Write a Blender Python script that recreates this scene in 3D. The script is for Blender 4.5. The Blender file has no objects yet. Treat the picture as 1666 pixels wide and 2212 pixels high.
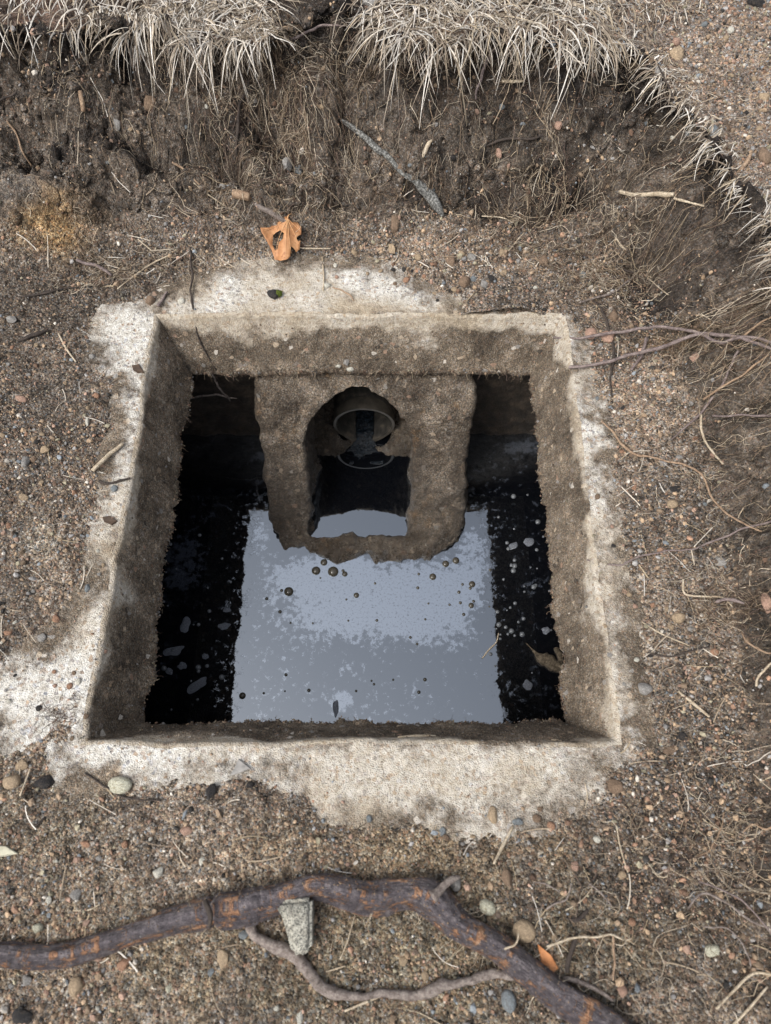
import bpy, bmesh, math, random
import numpy as np
from mathutils import Vector, Matrix, Euler
from mathutils.geometry import delaunay_2d_cdt

random.seed(7)
rng = np.random.default_rng(11)
S = bpy.context.scene
COL = S.collection

# ------------------------------------------------------------------ camera
CH = 0.85                                   # eye height above the concrete lid (m)
TILT = math.radians(24.6)                   # optical axis, from straight down
FPX = 1534.0; CX, CY = 833.0, 1106.0        # photo grid 1666 x 2212
cam_d = bpy.data.cameras.new('camera'); cam = bpy.data.objects.new('camera', cam_d); COL.objects.link(cam)
cam.location = (0, 0, CH); cam.rotation_euler = (TILT, 0, 0)
cam_d.sensor_fit = 'VERTICAL'; cam_d.sensor_height = 9.8; cam_d.sensor_width = 7.4
cam_d.lens = 9.8 * FPX / 2212
cam_d.clip_start = 0.02; cam_d.clip_end = 200
cam_d.dof.use_dof = True; cam_d.dof.focus_distance = 1.08; cam_d.dof.aperture_fstop = 1.7
S.camera = cam

# ------------------------------------------------------------------ light
SUN_EL, SUN_AZ = math.radians(62), math.radians(200)
w = bpy.data.worlds.new("World"); S.world = w; w.use_nodes = True
nt = w.node_tree; nt.nodes.clear()
sky = nt.nodes.new('ShaderNodeTexSky'); sky.sky_type = 'NISHITA'; sky.sun_disc = False
sky.sun_elevation = SUN_EL; sky.sun_rotation = SUN_AZ
sky.air_density = 1.0; sky.dust_density = 5.0; sky.ozone_density = 1.0
hs = nt.nodes.new('ShaderNodeHueSaturation'); hs.inputs['Saturation'].default_value = 0.36
bg = nt.nodes.new('ShaderNodeBackground'); bg.inputs['Strength'].default_value = 0.15
wo = nt.nodes.new('ShaderNodeOutputWorld')
nt.links.new(sky.outputs[0], hs.inputs['Color']); tcw = nt.nodes.new('ShaderNodeTexCoord'); sx_ = nt.nodes.new('ShaderNodeSeparateXYZ'); mr = nt.nodes.new('ShaderNodeMapRange')   # overcast: zenith brighter than horizon
mr.inputs['From Min'].default_value = 0; mr.inputs['From Max'].default_value = 1; mr.inputs['To Min'].default_value = .5; mr.inputs['To Max'].default_value = 1.5
mxw = nt.nodes.new('ShaderNodeMixRGB'); mxw.blend_type = 'MULTIPLY'; mxw.inputs[0].default_value = 1
nt.links.new(tcw.outputs['Generated'], sx_.inputs[0]); nt.links.new(sx_.outputs[2], mr.inputs['Value']); nt.links.new(hs.outputs[0], mxw.inputs[1]); nt.links.new(mr.outputs[0], mxw.inputs[2])
nt.links.new(mxw.outputs[0], bg.inputs['Color']); nt.links.new(bg.outputs[0], wo.inputs[0])
sd = bpy.data.lights.new('sun', 'SUN'); sd.energy = 0.9; sd.angle = math.radians(24); sd.color = (1, .965, .91)
sun = bpy.data.objects.new('sun', sd); COL.objects.link(sun)
sdir = Vector((math.sin(SUN_AZ) * math.cos(SUN_EL), math.cos(SUN_AZ) * math.cos(SUN_EL), math.sin(SUN_EL)))
sdir = Vector((-0.50, -0.38, 0.78)).normalized()
sun.rotation_euler = sdir.to_track_quat('Z', 'Y').to_euler()
sky.sun_elevation = math.asin(sdir.z); sky.sun_rotation = math.atan2(sdir.x, sdir.y)
S.view_settings.view_transform = 'Standard'; S.view_settings.look = 'None'
S.view_settings.gamma = 1; S.view_settings.use_curve_mapping = False
S.view_settings.exposure = 0.5

# ------------------------------------------------------------------ numpy noise
_L = rng.uniform(-1, 1, (64, 64, 64)).astype(np.float32)
def n3(x, y, z):
    x = np.asarray(x, float) + 1000.5; y = np.asarray(y, float) + 1000.3; z = np.asarray(z, float) + 1000.7
    xi = np.floor(x).astype(int); yi = np.floor(y).astype(int); zi = np.floor(z).astype(int)
    fx, fy, fz = x - xi, y - yi, z - zi
    fx = fx*fx*(3-2*fx); fy = fy*fy*(3-2*fy); fz = fz*fz*(3-2*fz)
    a, b = xi & 63, (xi+1) & 63; c, d = yi & 63, (yi+1) & 63; e, f = zi & 63, (zi+1) & 63
    def L(i, j): return _L[i, j, e]*(1-fz) + _L[i, j, f]*fz
    return (L(a, c)*(1-fx) + L(b, c)*fx)*(1-fy) + (L(a, d)*(1-fx) + L(b, d)*fx)*fy
def fbm(x, y, z=0, f=10., o=4, g=.5):
    s = 0; a = 1.; t = 0
    z = np.zeros_like(np.asarray(x, float)) + z
    for k in range(o):
        s = s + a*n3(x*f + 17.1*k, y*f + 5.3*k, z*f + 9.7*k); t += a; a *= g; f *= 2.03
    return s / t * 1.6
def ss(a, b, x):
    t = np.clip((np.asarray(x, float)-a)/(b-a), 0, 1); return t*t*(3-2*t)

def ray(px, py):
    """photo pixel (1666x2212 grid) -> world direction"""
    dx = (px-CX)/FPX; dy = (CY-py)/FPX
    c, s = math.cos(TILT), math.sin(TILT)
    return Vector((dx, dy*c + s, dy*s - c))
def W(px, py, z=0.0):
    d = ray(px, py); t = (z-CH)/d.z
    return (d.x*t, d.y*t)
def WP(pts, z=0.0): return [W(p[0], p[1], z) for p in pts]

def polydist(X, Y, P, closed=False):
    D = np.full(X.shape, 1e9); NX = np.zeros_like(X); NY = np.zeros_like(X)
    n = len(P)
    for i in range(n if closed else n-1):
        ax, ay = P[i]; bx, by = P[(i+1) % n]; vx, vy = bx-ax, by-ay
        t = np.clip(((X-ax)*vx + (Y-ay)*vy)/(vx*vx+vy*vy+1e-12), 0, 1)
        qx, qy = ax+t*vx, ay+t*vy
        d = np.hypot(X-qx, Y-qy); m = d < D
        D = np.where(m, d, D); NX = np.where(m, qx, NX); NY = np.where(m, qy, NY)
    return D, NX, NY
def inpoly(X, Y, P):
    r = np.zeros(X.shape, bool); n = len(P)
    for i in range(n):
        ax, ay = P[i]; bx, by = P[(i+1) % n]
        if ay == by: continue
        c = ((ay > Y) != (by > Y)) & (X < (bx-ax)*(Y-ay)/(by-ay) + ax)
        r ^= c
    return r

# ------------------------------------------------------------------ object helpers
def link(o, parent=None):
    COL.objects.link(o)
    if parent is not None: o.parent = parent
    return o
def tag(o, label=None, cat=None, group=None, kind=None):
    if label: o['label'] = label
    if cat: o['category'] = cat
    if group: o['group'] = group
    if kind: o['kind'] = kind
    return o
def empty(name, loc=(0, 0, 0)):
    o = bpy.data.objects.new(name, None); o.location = loc; o.empty_display_size = .02; COL.objects.link(o); return o
def np_mesh(name, V, F, mat, parent=None, smooth=True, col=None, attrs=None):
    """V (n,3), F (m,3|4) ints; col (n,3) point colour"""
    V = np.asarray(V, np.float32); F = np.asarray(F, np.int32)
    me = bpy.data.meshes.new(name); k = F.shape[1]
    me.vertices.add(len(V)); me.vertices.foreach_set('co', V.ravel())
    me.loops.add(F.size); me.loops.foreach_set('vertex_index', F.ravel())
    me.polygons.add(len(F))
    me.polygons.foreach_set('loop_start', np.arange(0, F.size, k, dtype=np.int32))
    me.polygons.foreach_set('loop_total', np.full(len(F), k, np.int32))
    me.update(calc_edges=True)
    me.polygons.foreach_set('use_smooth', np.full(len(F), smooth, bool))
    if col is not None:
        a = me.color_attributes.new('col', 'FLOAT_COLOR', 'POINT')
        c = np.ones((len(V), 4), np.float32); c[:, :3] = col; a.data.foreach_set('color', c.ravel())
    for nm, arr in (attrs or {}).items():
        a = me.attributes.new(nm, 'FLOAT', 'POINT'); a.data.foreach_set('value', np.asarray(arr, np.float32).ravel())
    if mat: me.materials.append(mat)
    o = bpy.data.objects.new(name, me)
    return link(o, parent)
def grid_faces(ny, nx, mask=None):
    i = np.arange(ny-1)[:, None]*nx + np.arange(nx-1)[None, :]
    F = np.stack([i, i+1, i+nx+1, i+nx], -1).reshape(-1, 4)
    if mask is not None: F = F[mask.ravel()]
    return F
def compact(V, F, *arr):
    u, inv = np.unique(F, return_inverse=True)
    return (V[u], inv.reshape(F.shape)) + tuple(a[u] for a in arr)

# ------------------------------------------------------------------ materials
class NT:
    def __init__(s, name):
        s.m = bpy.data.materials.new(name); s.m.use_nodes = True; s.t = s.m.node_tree; s.t.nodes.clear()
        s.out = s.n('OutputMaterial'); s.b = s.n('BsdfPrincipled'); s.l(s.b.outputs[0], s.out.inputs[0])
    def n(s, k, **kw):
        nd = s.t.nodes.new('ShaderNode'+k)
        for a, v in kw.items(): setattr(nd, a, v)
        return nd
    def l(s, a, b): s.t.links.new(a, b)
    def setv(s, sock, v):
        if hasattr(v, 'node'): s.l(v, sock)
        elif isinstance(v, (tuple, list)) and len(v) == 3 and sock.type == 'RGBA': sock.default_value = (*v, 1)
        else: sock.default_value = v
    def co(s): 
        return s.n('TexCoord').outputs['Object']
    def noise(s, scale, detail=4, rough=.55, vec=None, out='Fac'):
        a = s.n('TexNoise'); a.inputs['Scale'].default_value = scale; a.inputs['Detail'].default_value = detail
        a.inputs['Roughness'].default_value = rough; s.l(vec or s.co(), a.inputs['Vector']); return a.outputs[out]
    def vor(s, scale, out='Color', feat='F1', vec=None):
        a = s.n('TexVoronoi'); a.feature = feat; a.inputs['Scale'].default_value = scale
        s.l(vec or s.co(), a.inputs['Vector']); return a.outputs[out]
    def ramp(s, fac, stops, interp='LINEAR'):
        r = s.n('ValToRGB'); r.color_ramp.interpolation = interp; e = r.color_ramp.elements
        while len(e) < len(stops): e.new(.5)
        for x, (p, c) in zip(e, stops):
            x.position = p; x.color = (*c, 1) if isinstance(c, tuple) else (c, c, c, 1)
        s.l(fac, r.inputs[0]); return r.outputs[0]
    def mix(s, fac, a, b, mode='MIX'):
        m = s.n('MixRGB'); m.blend_type = mode
        s.setv(m.inputs[0], fac); s.setv(m.inputs[1], a); s.setv(m.inputs[2], b); return m.outputs[0]
    def math(s, op, a, b=0.0, c=None, clamp=False):
        m = s.n('Math'); m.operation = op; m.use_clamp = clamp; s.setv(m.inputs[0], a); s.setv(m.inputs[1], b)
        if c is not None: s.setv(m.inputs[2], c)
        return m.outputs[0]
    def attr(s, name, out='Fac'):
        a = s.n('Attribute'); a.attribute_name = name; return a.outputs[out]
    def sep(s, c):
        a = s.n('SeparateColor'); s.l(c, a.inputs[0]); return a.outputs
    def bump(s, h, strength=.5, dist=.001, prev=None):
        b = s.n('Bump'); b.inputs['Strength'].default_value = strength; b.inputs['Distance'].default_value = dist
        s.l(h, b.inputs['Height'])
        if prev is not None: s.l(prev, b.inputs['Normal'])
        return b.outputs[0]
    def fin(s, color=None, rough=.8, spec=.3, normal=None, **kw):
        if color is not None: s.setv(s.b.inputs['Base Color'], color)
        s.setv(s.b.inputs['Roughness'], rough); s.setv(s.b.inputs['Specular IOR Level'], spec)
        if normal is not None: s.l(normal, s.b.inputs['Normal'])
        for k, v in kw.items(): s.setv(s.b.inputs[k], v)
        return s.m

GRAIN = [(0, (.03, .027, .025)), (.14, (.13, .10, .075)), (.32, (.31, .235, .165)), (.47, (.22, .19, .165)), (.6, (.36, .235, .165)),
         (.7, (.3, .29, .27)), (.8, (.5, .4, .29)), (.92, (.62, .57, .5))]
def mat_soil():
    t = NT('sandy_soil'); c = t.attr('col', 'Color')
    r1 = t.sep(t.vor(420))[0]; r2 = t.sep(t.vor(800))[1]
    g1 = t.ramp(r1, GRAIN, 'CONSTANT'); g2 = t.ramp(r2, GRAIN, 'CONSTANT')
    g = t.mix(.3, g1, g2)
    g = t.mix(1.0, g, (4.4, 4.4*1.24, 4.4*1.6), 'MULTIPLY')      # normalise the grain mix round one
    tint = t.mix(1.0, c, g, 'MULTIPLY')
    gr = t.attr('grain')
    col = t.mix(t.math('MULTIPLY', gr, 1.0), c, tint)
    n = t.noise(90, 5, .65)
    col = t.mix(1.0, col, t.ramp(n, [(.3, .38), (.5, 1.0), (.7, 1.6)]), 'MULTIPLY')
    h = t.math('MULTIPLY_ADD', t.vor(420, 'Distance'), -.9, t.math('MULTIPLY', t.noise(700, 4, .7), 1.3))
    h = t.math('MULTIPLY_ADD', t.vor(230, 'Distance'), -.8, h)
    return t.fin(col, rough=.88, spec=.25, normal=t.bump(h, 1.0, .0032))
def mat_stone_attr():
    t = NT('loose_gravel'); c = t.attr('col', 'Color')
    col = t.mix(1.0, c, t.ramp(t.noise(900, 3, .6), [(.3, .7), (.6, 1.1)]), 'MULTIPLY')
    return t.fin(col, rough=.75, spec=.3, normal=t.bump(t.noise(900, 3), .5, .0006))
def mat_stone(name, c, speck=None, sc=300, k=.034):
    t = NT(name)
    c = tuple(x*1.12 for x in c); c2 = tuple(x*.5 for x in c); c3 = tuple(min(.8, x*1.45) for x in c)
    col = t.ramp(t.noise(110*k, 8, .8), [(.3, c2), (.48, c), (.66, c3)])
    col = t.mix(t.ramp(t.noise(70*k, 6, .75), [(.48, 0.), (.62, .7)]), col, tuple(.55*x+.45*y for x, y in zip(c, (.13, .1, .07))))
    col = t.mix(1.0, col, t.ramp(t.noise(420*k, 4, .8), [(.3, .5), (.6, 1.25)]), 'MULTIPLY')
    if speck:
        col = t.mix(t.ramp(t.sep(t.vor(sc*1.6*k))[0], [(.7, 0.), (.78, .85)], 'LINEAR'), col, speck)
    h = t.math('ADD', t.noise(130*k, 7, .7), t.math('MULTIPLY', t.noise(500*k, 4), .6))
    return t.fin(col, rough=.72, spec=.3, normal=t.bump(h, .85, .0026))
def mat_concrete():
    t = NT('weathered_concrete'); d = t.attr('dirt'); st = t.attr('blotch')
    base = t.ramp(t.noise(140, 6, .7), [(.3, (.33, .29, .235)), (.45, (.54, .51, .45)), (.66, (.76, .75, .71))])
    ag = t.vor(260); s1 = t.sep(ag)
    base = t.mix(t.ramp(s1[0], [(.80, 0.), (.84, .8)]), base, t.ramp(s1[1], [(0, (.2, .22, .25)), (.5, (.42, .3, .2)), (1, (.5, .52, .55))]))
    pit = t.ramp(t.noise(300, 4, .65), [(.33, .22), (.43, 1.0)])
    base = t.mix(1.0, base, pit, 'MULTIPLY')
    tan = t.ramp(t.noise(200, 5, .7), [(.3, (.21, .155, .095)), (.55, (.40, .325, .225)), (.75, (.56, .49, .38))])
    base = t.mix(t.math('MULTIPLY', st, .85), base, tan)
    mp = t.n('Mapping'); mp.inputs['Scale'].default_value = (1, 1, .22); t.l(t.co(), mp.inputs['Vector'])
    streak = t.noise(70, 5, .7, mp.outputs[0]); tone = t.math('MULTIPLY_ADD', t.noise(13, 4, .6), .6, t.math('MULTIPLY', streak, .4))
    soil = t.ramp(tone, [(.38, (.07, .055, .04)), (.5, (.14, .112, .082)), (.62, (.24, .195, .145))])
    gv = t.vor(620); soil = t.mix(.42, soil, t.mix(1.0, soil, t.mix(1.0, t.ramp(t.sep(gv)[0], GRAIN, 'CONSTANT'), (4.4, 5.4, 7.0), 'MULTIPLY'), 'MULTIPLY'))
    soil = t.mix(1.0, soil, t.ramp(t.noise(420, 5, .8), [(.32, .45), (.52, 1.0), (.7, 1.35)]), 'MULTIPLY')
    pb = t.vor(170); soil = t.mix(t.ramp(t.sep(pb)[0], [(.93, 0.), (.94, .7)]), soil, t.ramp(t.sep(pb)[1], GRAIN, 'CONSTANT'))
    k = t.math('MULTIPLY_ADD', t.math('SUBTRACT', t.noise(48, 8, .78), .5), 1.5, d)
    k = t.ramp(k, [(.28, 0.), (.70, 1.)])
    col = t.mix(k, base, soil)
    h = t.math('MULTIPLY_ADD', t.vor(620, 'Distance'), -.7, t.math('MULTIPLY', t.noise(700, 4, .7), .5))
    h = t.math('ADD', h, t.math('MULTIPLY', t.noise(60, 8, .72), 1.5))
    return t.fin(col, rough=.87, spec=.25, normal=t.bump(h, .75, .003))
def mat_baffle():
    t = NT('baffle_concrete'); wet = t.attr('wet')
    tone = t.math('MULTIPLY_ADD', t.noise(16, 5, .65), .65, t.math('MULTIPLY', t.noise(70, 6, .75), .35))
    col = t.ramp(tone, [(.38, (.055, .043, .032)), (.5, (.128, .103, .077)), (.62, (.26, .215, .165))])
    col = t.mix(t.ramp(t.noise(24, 5, .7), [(.58, 0.), (.70, .5)]), col, (.25, .145, .06))
    gv = t.vor(560); col = t.mix(.45, col, t.mix(1.0, col, t.mix(1.0, t.ramp(t.sep(gv)[0], GRAIN, 'CONSTANT'), (4.4, 5.4, 7.0), 'MULTIPLY'), 'MULTIPLY'))
    col = t.mix(1.0, col, t.ramp(t.noise(380, 5, .8), [(.32, .4), (.52, 1.0), (.7, 1.4)]), 'MULTIPLY')
    pb = t.vor(150); col = t.mix(t.ramp(t.sep(pb)[0], [(.93, 0.), (.94, .6)]), col, t.ramp(t.sep(pb)[1], GRAIN, 'CONSTANT'))
    wm = t.math('MULTIPLY', wet, t.ramp(t.noise(45, 5, .7), [(.35, .55), (.6, 1.)]))
    col = t.mix(t.math('MULTIPLY', wm, .74), col, (.03, .023, .016))
    h = t.math('MULTIPLY_ADD', t.vor(560, 'Distance'), -.6, t.math('MULTIPLY', t.noise(600, 4, .7), .5))
    h = t.math('ADD', h, t.math('MULTIPLY', t.noise(75, 8, .7), 1.8))
    rough = t.math('MULTIPLY_ADD', wm, -.66, .82)
    return t.fin(col, rough=rough, spec=t.math('MULTIPLY_ADD', wm, .6, .25), normal=t.bump(h, .95, .0045))
def mat_simple(name, stops, scale=80, rough=.8, spec=.25, bscale=400, bstr=.5, bdist=.001, detail=5):
    t = NT(name); col = t.ramp(t.noise(scale, detail, .65), stops)
    return t.fin(col, rough=rough, spec=spec, normal=t.bump(t.noise(bscale, 5, .7), bstr, bdist))
def mat_attr(name, rough=.7, spec=.25, nscale=400, lo=.6, hi=1.25, tr=0.0):
    t = NT(name); c = t.attr('col', 'Color')
    col = t.mix(1.0, c, t.ramp(t.noise(nscale, 4, .65), [(.3, lo), (.65, hi)]), 'MULTIPLY')
    return t.fin(col, rough=rough, spec=spec)
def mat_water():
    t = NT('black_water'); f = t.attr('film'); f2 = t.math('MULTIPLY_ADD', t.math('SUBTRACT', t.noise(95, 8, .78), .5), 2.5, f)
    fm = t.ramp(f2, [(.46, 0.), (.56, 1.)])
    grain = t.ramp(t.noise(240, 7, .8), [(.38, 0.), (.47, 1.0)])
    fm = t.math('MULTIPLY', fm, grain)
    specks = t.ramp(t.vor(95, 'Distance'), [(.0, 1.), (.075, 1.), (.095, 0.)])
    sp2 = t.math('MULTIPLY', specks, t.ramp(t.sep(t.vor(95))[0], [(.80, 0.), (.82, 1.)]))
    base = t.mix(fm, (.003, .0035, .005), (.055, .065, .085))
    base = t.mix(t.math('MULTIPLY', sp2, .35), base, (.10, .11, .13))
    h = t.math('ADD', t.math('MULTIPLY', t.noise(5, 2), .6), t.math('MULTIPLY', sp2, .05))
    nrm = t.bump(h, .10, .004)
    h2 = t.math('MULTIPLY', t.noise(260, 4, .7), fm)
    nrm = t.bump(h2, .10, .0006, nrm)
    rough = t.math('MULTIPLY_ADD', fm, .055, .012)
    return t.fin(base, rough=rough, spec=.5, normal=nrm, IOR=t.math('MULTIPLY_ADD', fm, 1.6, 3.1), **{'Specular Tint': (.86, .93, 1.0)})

M_soil = mat_soil(); M_gravel = mat_stone_attr(); M_conc = mat_concrete(); M_baf = mat_baffle(); M_water = mat_water()
M_grass = mat_attr('dry_grass', .6, .3, 250, .75, 1.2)
M_root = mat_attr('fine_root', .8, .2, 500, .7, 1.2)
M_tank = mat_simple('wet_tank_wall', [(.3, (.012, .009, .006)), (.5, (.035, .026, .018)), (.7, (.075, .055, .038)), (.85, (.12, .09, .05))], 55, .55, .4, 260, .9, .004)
M_pipe = mat_simple('pipe_plastic', [(.35, (.02, .019, .017)), (.55, (.05, .046, .04)), (.72, (.12, .10, .075))], 70, .45, .45, 300, .4, .001)
STONE = {
 'tan': mat_stone('tan_stone', (.33, .25, .165)), 'pink': mat_stone('pink_stone', (.34, .22, .165)),
 'grey': mat_stone('grey_stone', (.25, .24, .225)), 'blue-grey': mat_stone('bluegrey_stone', (.165, .185, .195)),
 'whitish': mat_stone('whitish_stone', (.52, .5, .43)), 'orange': mat_stone('orange_stone', (.31, .18, .115)),
 'brown': mat_stone('brown_stone', (.18, .125, .085)), 'black': mat_stone('black_stone', (.022, .021, .022))}
M_granite = mat_stone('speckled_granite', (.30, .29, .245), (.06, .06, .055), 620, 1.0)
M_palegreen = mat_stone('pale_green_stone', (.48, .47, .37), (.3, .27, .18), 200)

# ------------------------------------------------------------------ opening geometry
OX0, OX1, OY0, OY1 = -.342, .264, .103, .712      # top edge of the opening
T = .092                                           # lid thickness
BX0, BX1, BY0, BY1 = -.309, .2315, .134, .674      # bottom edge
WZ = -.35                                          # water level

EXPOSED = [
 WP([(345, 642), (400, 622), (440, 592), (500, 578), (640, 574), (770, 576), (850, 602), (910, 632), (965, 655), (985, 700), (345, 700)]),
 WP([(228, 690), (345, 660), (360, 760), (320, 850), (310, 980), (280, 1100), (265, 1200), (240, 1350), (215, 1500), (200, 1610), (180, 1590), (185, 1530),
     (100, 1545), (40, 1600), (-80, 1600), (-80, 1500), (30, 1450), (100, 1400), (150, 1370), (185, 1310), (208, 1260), (222, 1180), (232, 1100), (238, 1050), (256, 965), (262, 900), (270, 820), (222, 770)]),
 WP([(190, 1580), (1345, 1585), (1330, 1625), (1285, 1655), (1210, 1690), (1235, 1720), (1150, 1745), (1050, 1765), (920, 1752), (800, 1742), (710, 1728), (680, 1690), (610, 1662),
     (520, 1648), (440, 1650), (350, 1665), (265, 1662), (170, 1690), (130, 1660), (150, 1615)]),
 WP([(1195, 690), (1232, 730), (1250, 780), (1285, 900), (1302, 1050), (1330, 1200), (1348, 1350), (1362, 1480), (1382, 1590), (1345, 1620), (1300, 1610), (1300, 1400), (1250, 1000), (1200, 780)]),
]
def exposure(X, Y):
    """signed distance: negative where bare concrete shows"""
    D = np.full(X.shape, 1e9)
    for P in EXPOSED:
        d, _, _ = polydist(X, Y, P, True); d = np.where(inpoly(X, Y, P), -d, d); D = np.minimum(D, d)
    return D

# ------------------------------------------------------------------ terrain
def axis(lo, hi, step, far, grow=1.14):
    a = list(np.arange(lo, hi, step)); s = step; x = a[-1]
    while x < far[1]: s *= grow; x += s; a.append(x)
    s = step; x = a[0]; pre = []
    while x > far[0]: s *= grow; x -= s; pre.append(x)
    return np.array(pre[::-1] + a)
ax_ = axis(-.56, .60, .0024, (-6, 6)); ay_ = axis(-.2, 1.12, .0024, (-6, 7))
X, Y = np.meshgrid(ax_, ay_); NYG, NXG = X.shape
FOOT = [(-7, .83)] + WP([(-40, 560), (150, 545), (300, 548), (450, 530), (700, 515), (950, 505), (1150, 530), (1300, 570), (1395, 640), (1450, 800), (1505, 950), (1550, 1150), (1575, 1400), (1590, 1700), (1570, 1950), (1640, 2212)], .01) + [(.42, -.5), (.45, -7)]
CREST = [(-7, 1.08)] + WP([(-50, 62), (100, 78), (300, 88), (450, 100), (590, 118), (635, 50), (690, 8), (770, 25), (850, 100), (950, 118), (1050, 85), (1180, 88), (1290, 90)], .2) \
      + WP([(1370, 140), (1440, 210), (1500, 262), (1545, 335), (1592, 402), (1640, 468), (1690, 570)], .15) + [(.525, .45), (.53, .2), (.51, 0), (.51, -.3), (.56, -7)]
wob = .012*fbm(X, Y, 3.3, 9, 3)
df, nx_, ny_ = polydist(X, Y, FOOT); inb = inpoly(X, Y, FOOT + [(9, -9), (9, 9), (-9, 9)])
dc, _, _ = polydist(X, Y, CREST); inc = inpoly(X, Y, CREST + [(9, -9), (9, 9), (-9, 9)])
U = np.where(inb, np.where(inc, 1.0, df/(df+dc+1e-9)), 0.0)
U = np.clip(U + np.where(inb & ~inc, .10*fbm(X, Y, 7.7, 14, 3)*ss(0, .2, U)*(1-ss(.85, 1, U)), 0), 0, 1)
HC = .205 - .055*ss(.22, .48, X) - .03*ss(.3, -.2, Y)
prof = np.interp(U, [0, .12, .28, .42, .55, .7, .82, .93, 1], [0, .07, .20, .34, .58, .70, .86, .985, 1.0])
Z = HC*prof
ZB = Z.copy()
Z += np.where(inc, np.minimum(dc, 1.5)*.10 + .006*fbm(X, Y, 2.2, 12, 4)*ss(0, .03, dc), 0)
Z += np.where(inb & ~inc, 1, 0)*((.026*fbm(X, Y, 1.1+ZB, 12, 4) + .026*(.45-np.abs(fbm(X, Y, 6.6+ZB, 20, 4))))*ss(0, .3, U)*(1-ss(.9, 1, U)))
# soft sandy mounds at the foot of the bank on the left
def blob(px, py, z, rx, ry):
    cx, cy = W(px, py, z); return np.exp(-(((X-cx)/rx)**2 + ((Y-cy)/ry)**2))
Z += .045*blob(60, 470, .06, .12, .05) + .028*blob(430, 500, .03, .075, .035) + .02*blob(50, 400, .09, .05, .02) + .02*blob(900, 470, .03, .1, .03)
Z -= .05*blob(560, 300, .12, .06, .03) + .055*blob(1190, 420, .07, .085, .018) + .10*blob(1400, 610, .03, .022, .05) + .03*blob(620, 300, .12, .04, .03) + .04*blob(1260, 200, .14, .06, .02)
Z += .018*blob(290, 300, .12, .08, .03) - .022*blob(300, 352, .09, .13, .010) - .018*blob(930, 440, .04, .13, .012)
# cover of earth over the lid
E = exposure(X, Y) + .010*fbm(X, Y, 5.5, 28, 4) + .004*fbm(X, Y, 4.5, 120, 3)
cover = -.006 + .016*ss(-.004, .055, E) + .012*ss(.03, .2, E)
flat = 1-ss(0, .25, U)
Z += cover
Z += flat*ss(0, .04, E)*(.0045*fbm(X, Y, .4, 22, 4) + .0022*fbm(X, Y, .9, 80, 3))
Z += ss(0, .02, E)*(.0022*fbm(X, Y, .2+ZB, 210, 3)) + .0010*n3(X*420, Y*420, X*0)
Z += ss(.05, .3, U)*(1-ss(.9, 1, U))*(.0075*fbm(X, Y, .6+ZB, 50, 5))
Z += .03*ss(-.10, -.4, Y)*(1-ss(0, .1, U))*0
Z = np.maximum(Z, -.007+.013*ss(-.004, .055, E)+.0025*fbm(X, Y, .3, 60, 3)*ss(0, .02, E))
# undercut of the turf: push the face outwards below the crest, pull the lip inwards
vx, vy = X-nx_, Y-ny_; vl = np.hypot(vx, vy)+1e-9
band = np.where(inb & ~inc, ss(.35, .72, U)*(1-ss(.80, .97, U)), 0)
lipm = np.where(inb, ss(.82, .97, U)*np.exp(-np.where(inc, dc, 0)/.05), 0)
sh = (.030*band*(1+.7*fbm(X, Y, 8.8, 9, 2)) - .020*lipm*(1+.6*fbm(X, Y, 9.9, 16, 3)))*ss(0, .05, vl)
jit = np.where(inb, .009, .0)*ss(.02, .2, U)
GX = X + sh*vx/vl + jit*fbm(X, Y, 12.1+ZB, 60, 4); GY = Y + sh*vy/vl + jit*fbm(X, Y, 14.1+ZB, 60, 4)
GZ = Z
# colour
def C(*a): return np.array(a, float)
soil = C(.138, .112, .088); tan = C(.262, .208, .158); dark = C(.026, .021, .018); bankc = C(.128, .104, .082); sandy = C(.24, .155, .075); turf = C(.075, .055, .042); gravelc = C(.22, .175, .138); crust = C(.42, .36, .28)
n1 = fbm(X, Y, 31+ZB, 7, 4); n2 = fbm(X, Y, 41+ZB, 30, 4); nf = fbm(X, Y, 51+ZB, 90, 3)
def mixc(a, b, f): return a*(1-f[..., None]) + b*f[..., None]
Cc = np.broadcast_to(soil, X.shape+(3,)).copy()
Cc = mixc(Cc, tan, np.clip(.38+.9*n1+.45*n2, 0, 1)); Cc = mixc(Cc, soil*.55, np.clip(-.15+1.3*fbm(X, Y, 131, 5, 4)+.4*n2, 0, .8))
Cc = mixc(Cc, crust, (1-ss(-.004, .032, E))*.75*np.clip(.65+.7*n2, 0, 1)); Cc = mixc(Cc, crust, np.clip(blob(95, 1170, 0, .022, .03)*1.3*(.6+n2), 0, .8))
lowb = ss(.02, .14, U)
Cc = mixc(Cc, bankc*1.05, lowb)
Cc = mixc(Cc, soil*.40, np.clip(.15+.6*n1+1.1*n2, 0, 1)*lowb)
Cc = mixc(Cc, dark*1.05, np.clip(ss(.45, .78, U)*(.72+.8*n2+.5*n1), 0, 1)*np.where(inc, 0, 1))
Cc = mixc(Cc, turf, np.where(inc, 1, 0).astype(float))
Cc = mixc(Cc, C(.15, .1, .075), np.where(inc, np.clip(.3+n2, 0, 1), 0))
gz = np.where(inc, ss(.27, .36, X + .04*n1 - .2*(Y-1.0)), 0)
Cc = mixc(Cc, gravelc, gz)
def blotch(px, py, z, rx, ry, c, k):  # soft colour patch: earth tones, and shade painted into hollows and ledges
    global Cc
    f = np.clip(blob(px, py, z, rx, ry)*1.6*(.7+.9*n2), 0, 1)*k; Cc = mixc(Cc, c, f)
blotch(95, 480, .07, .045, .03, sandy, .9); blotch(120, 410, .1, .05, .015, sandy, .5); blotch(1480, 700, .06, .05, .02, sandy*.8, .5)
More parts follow.
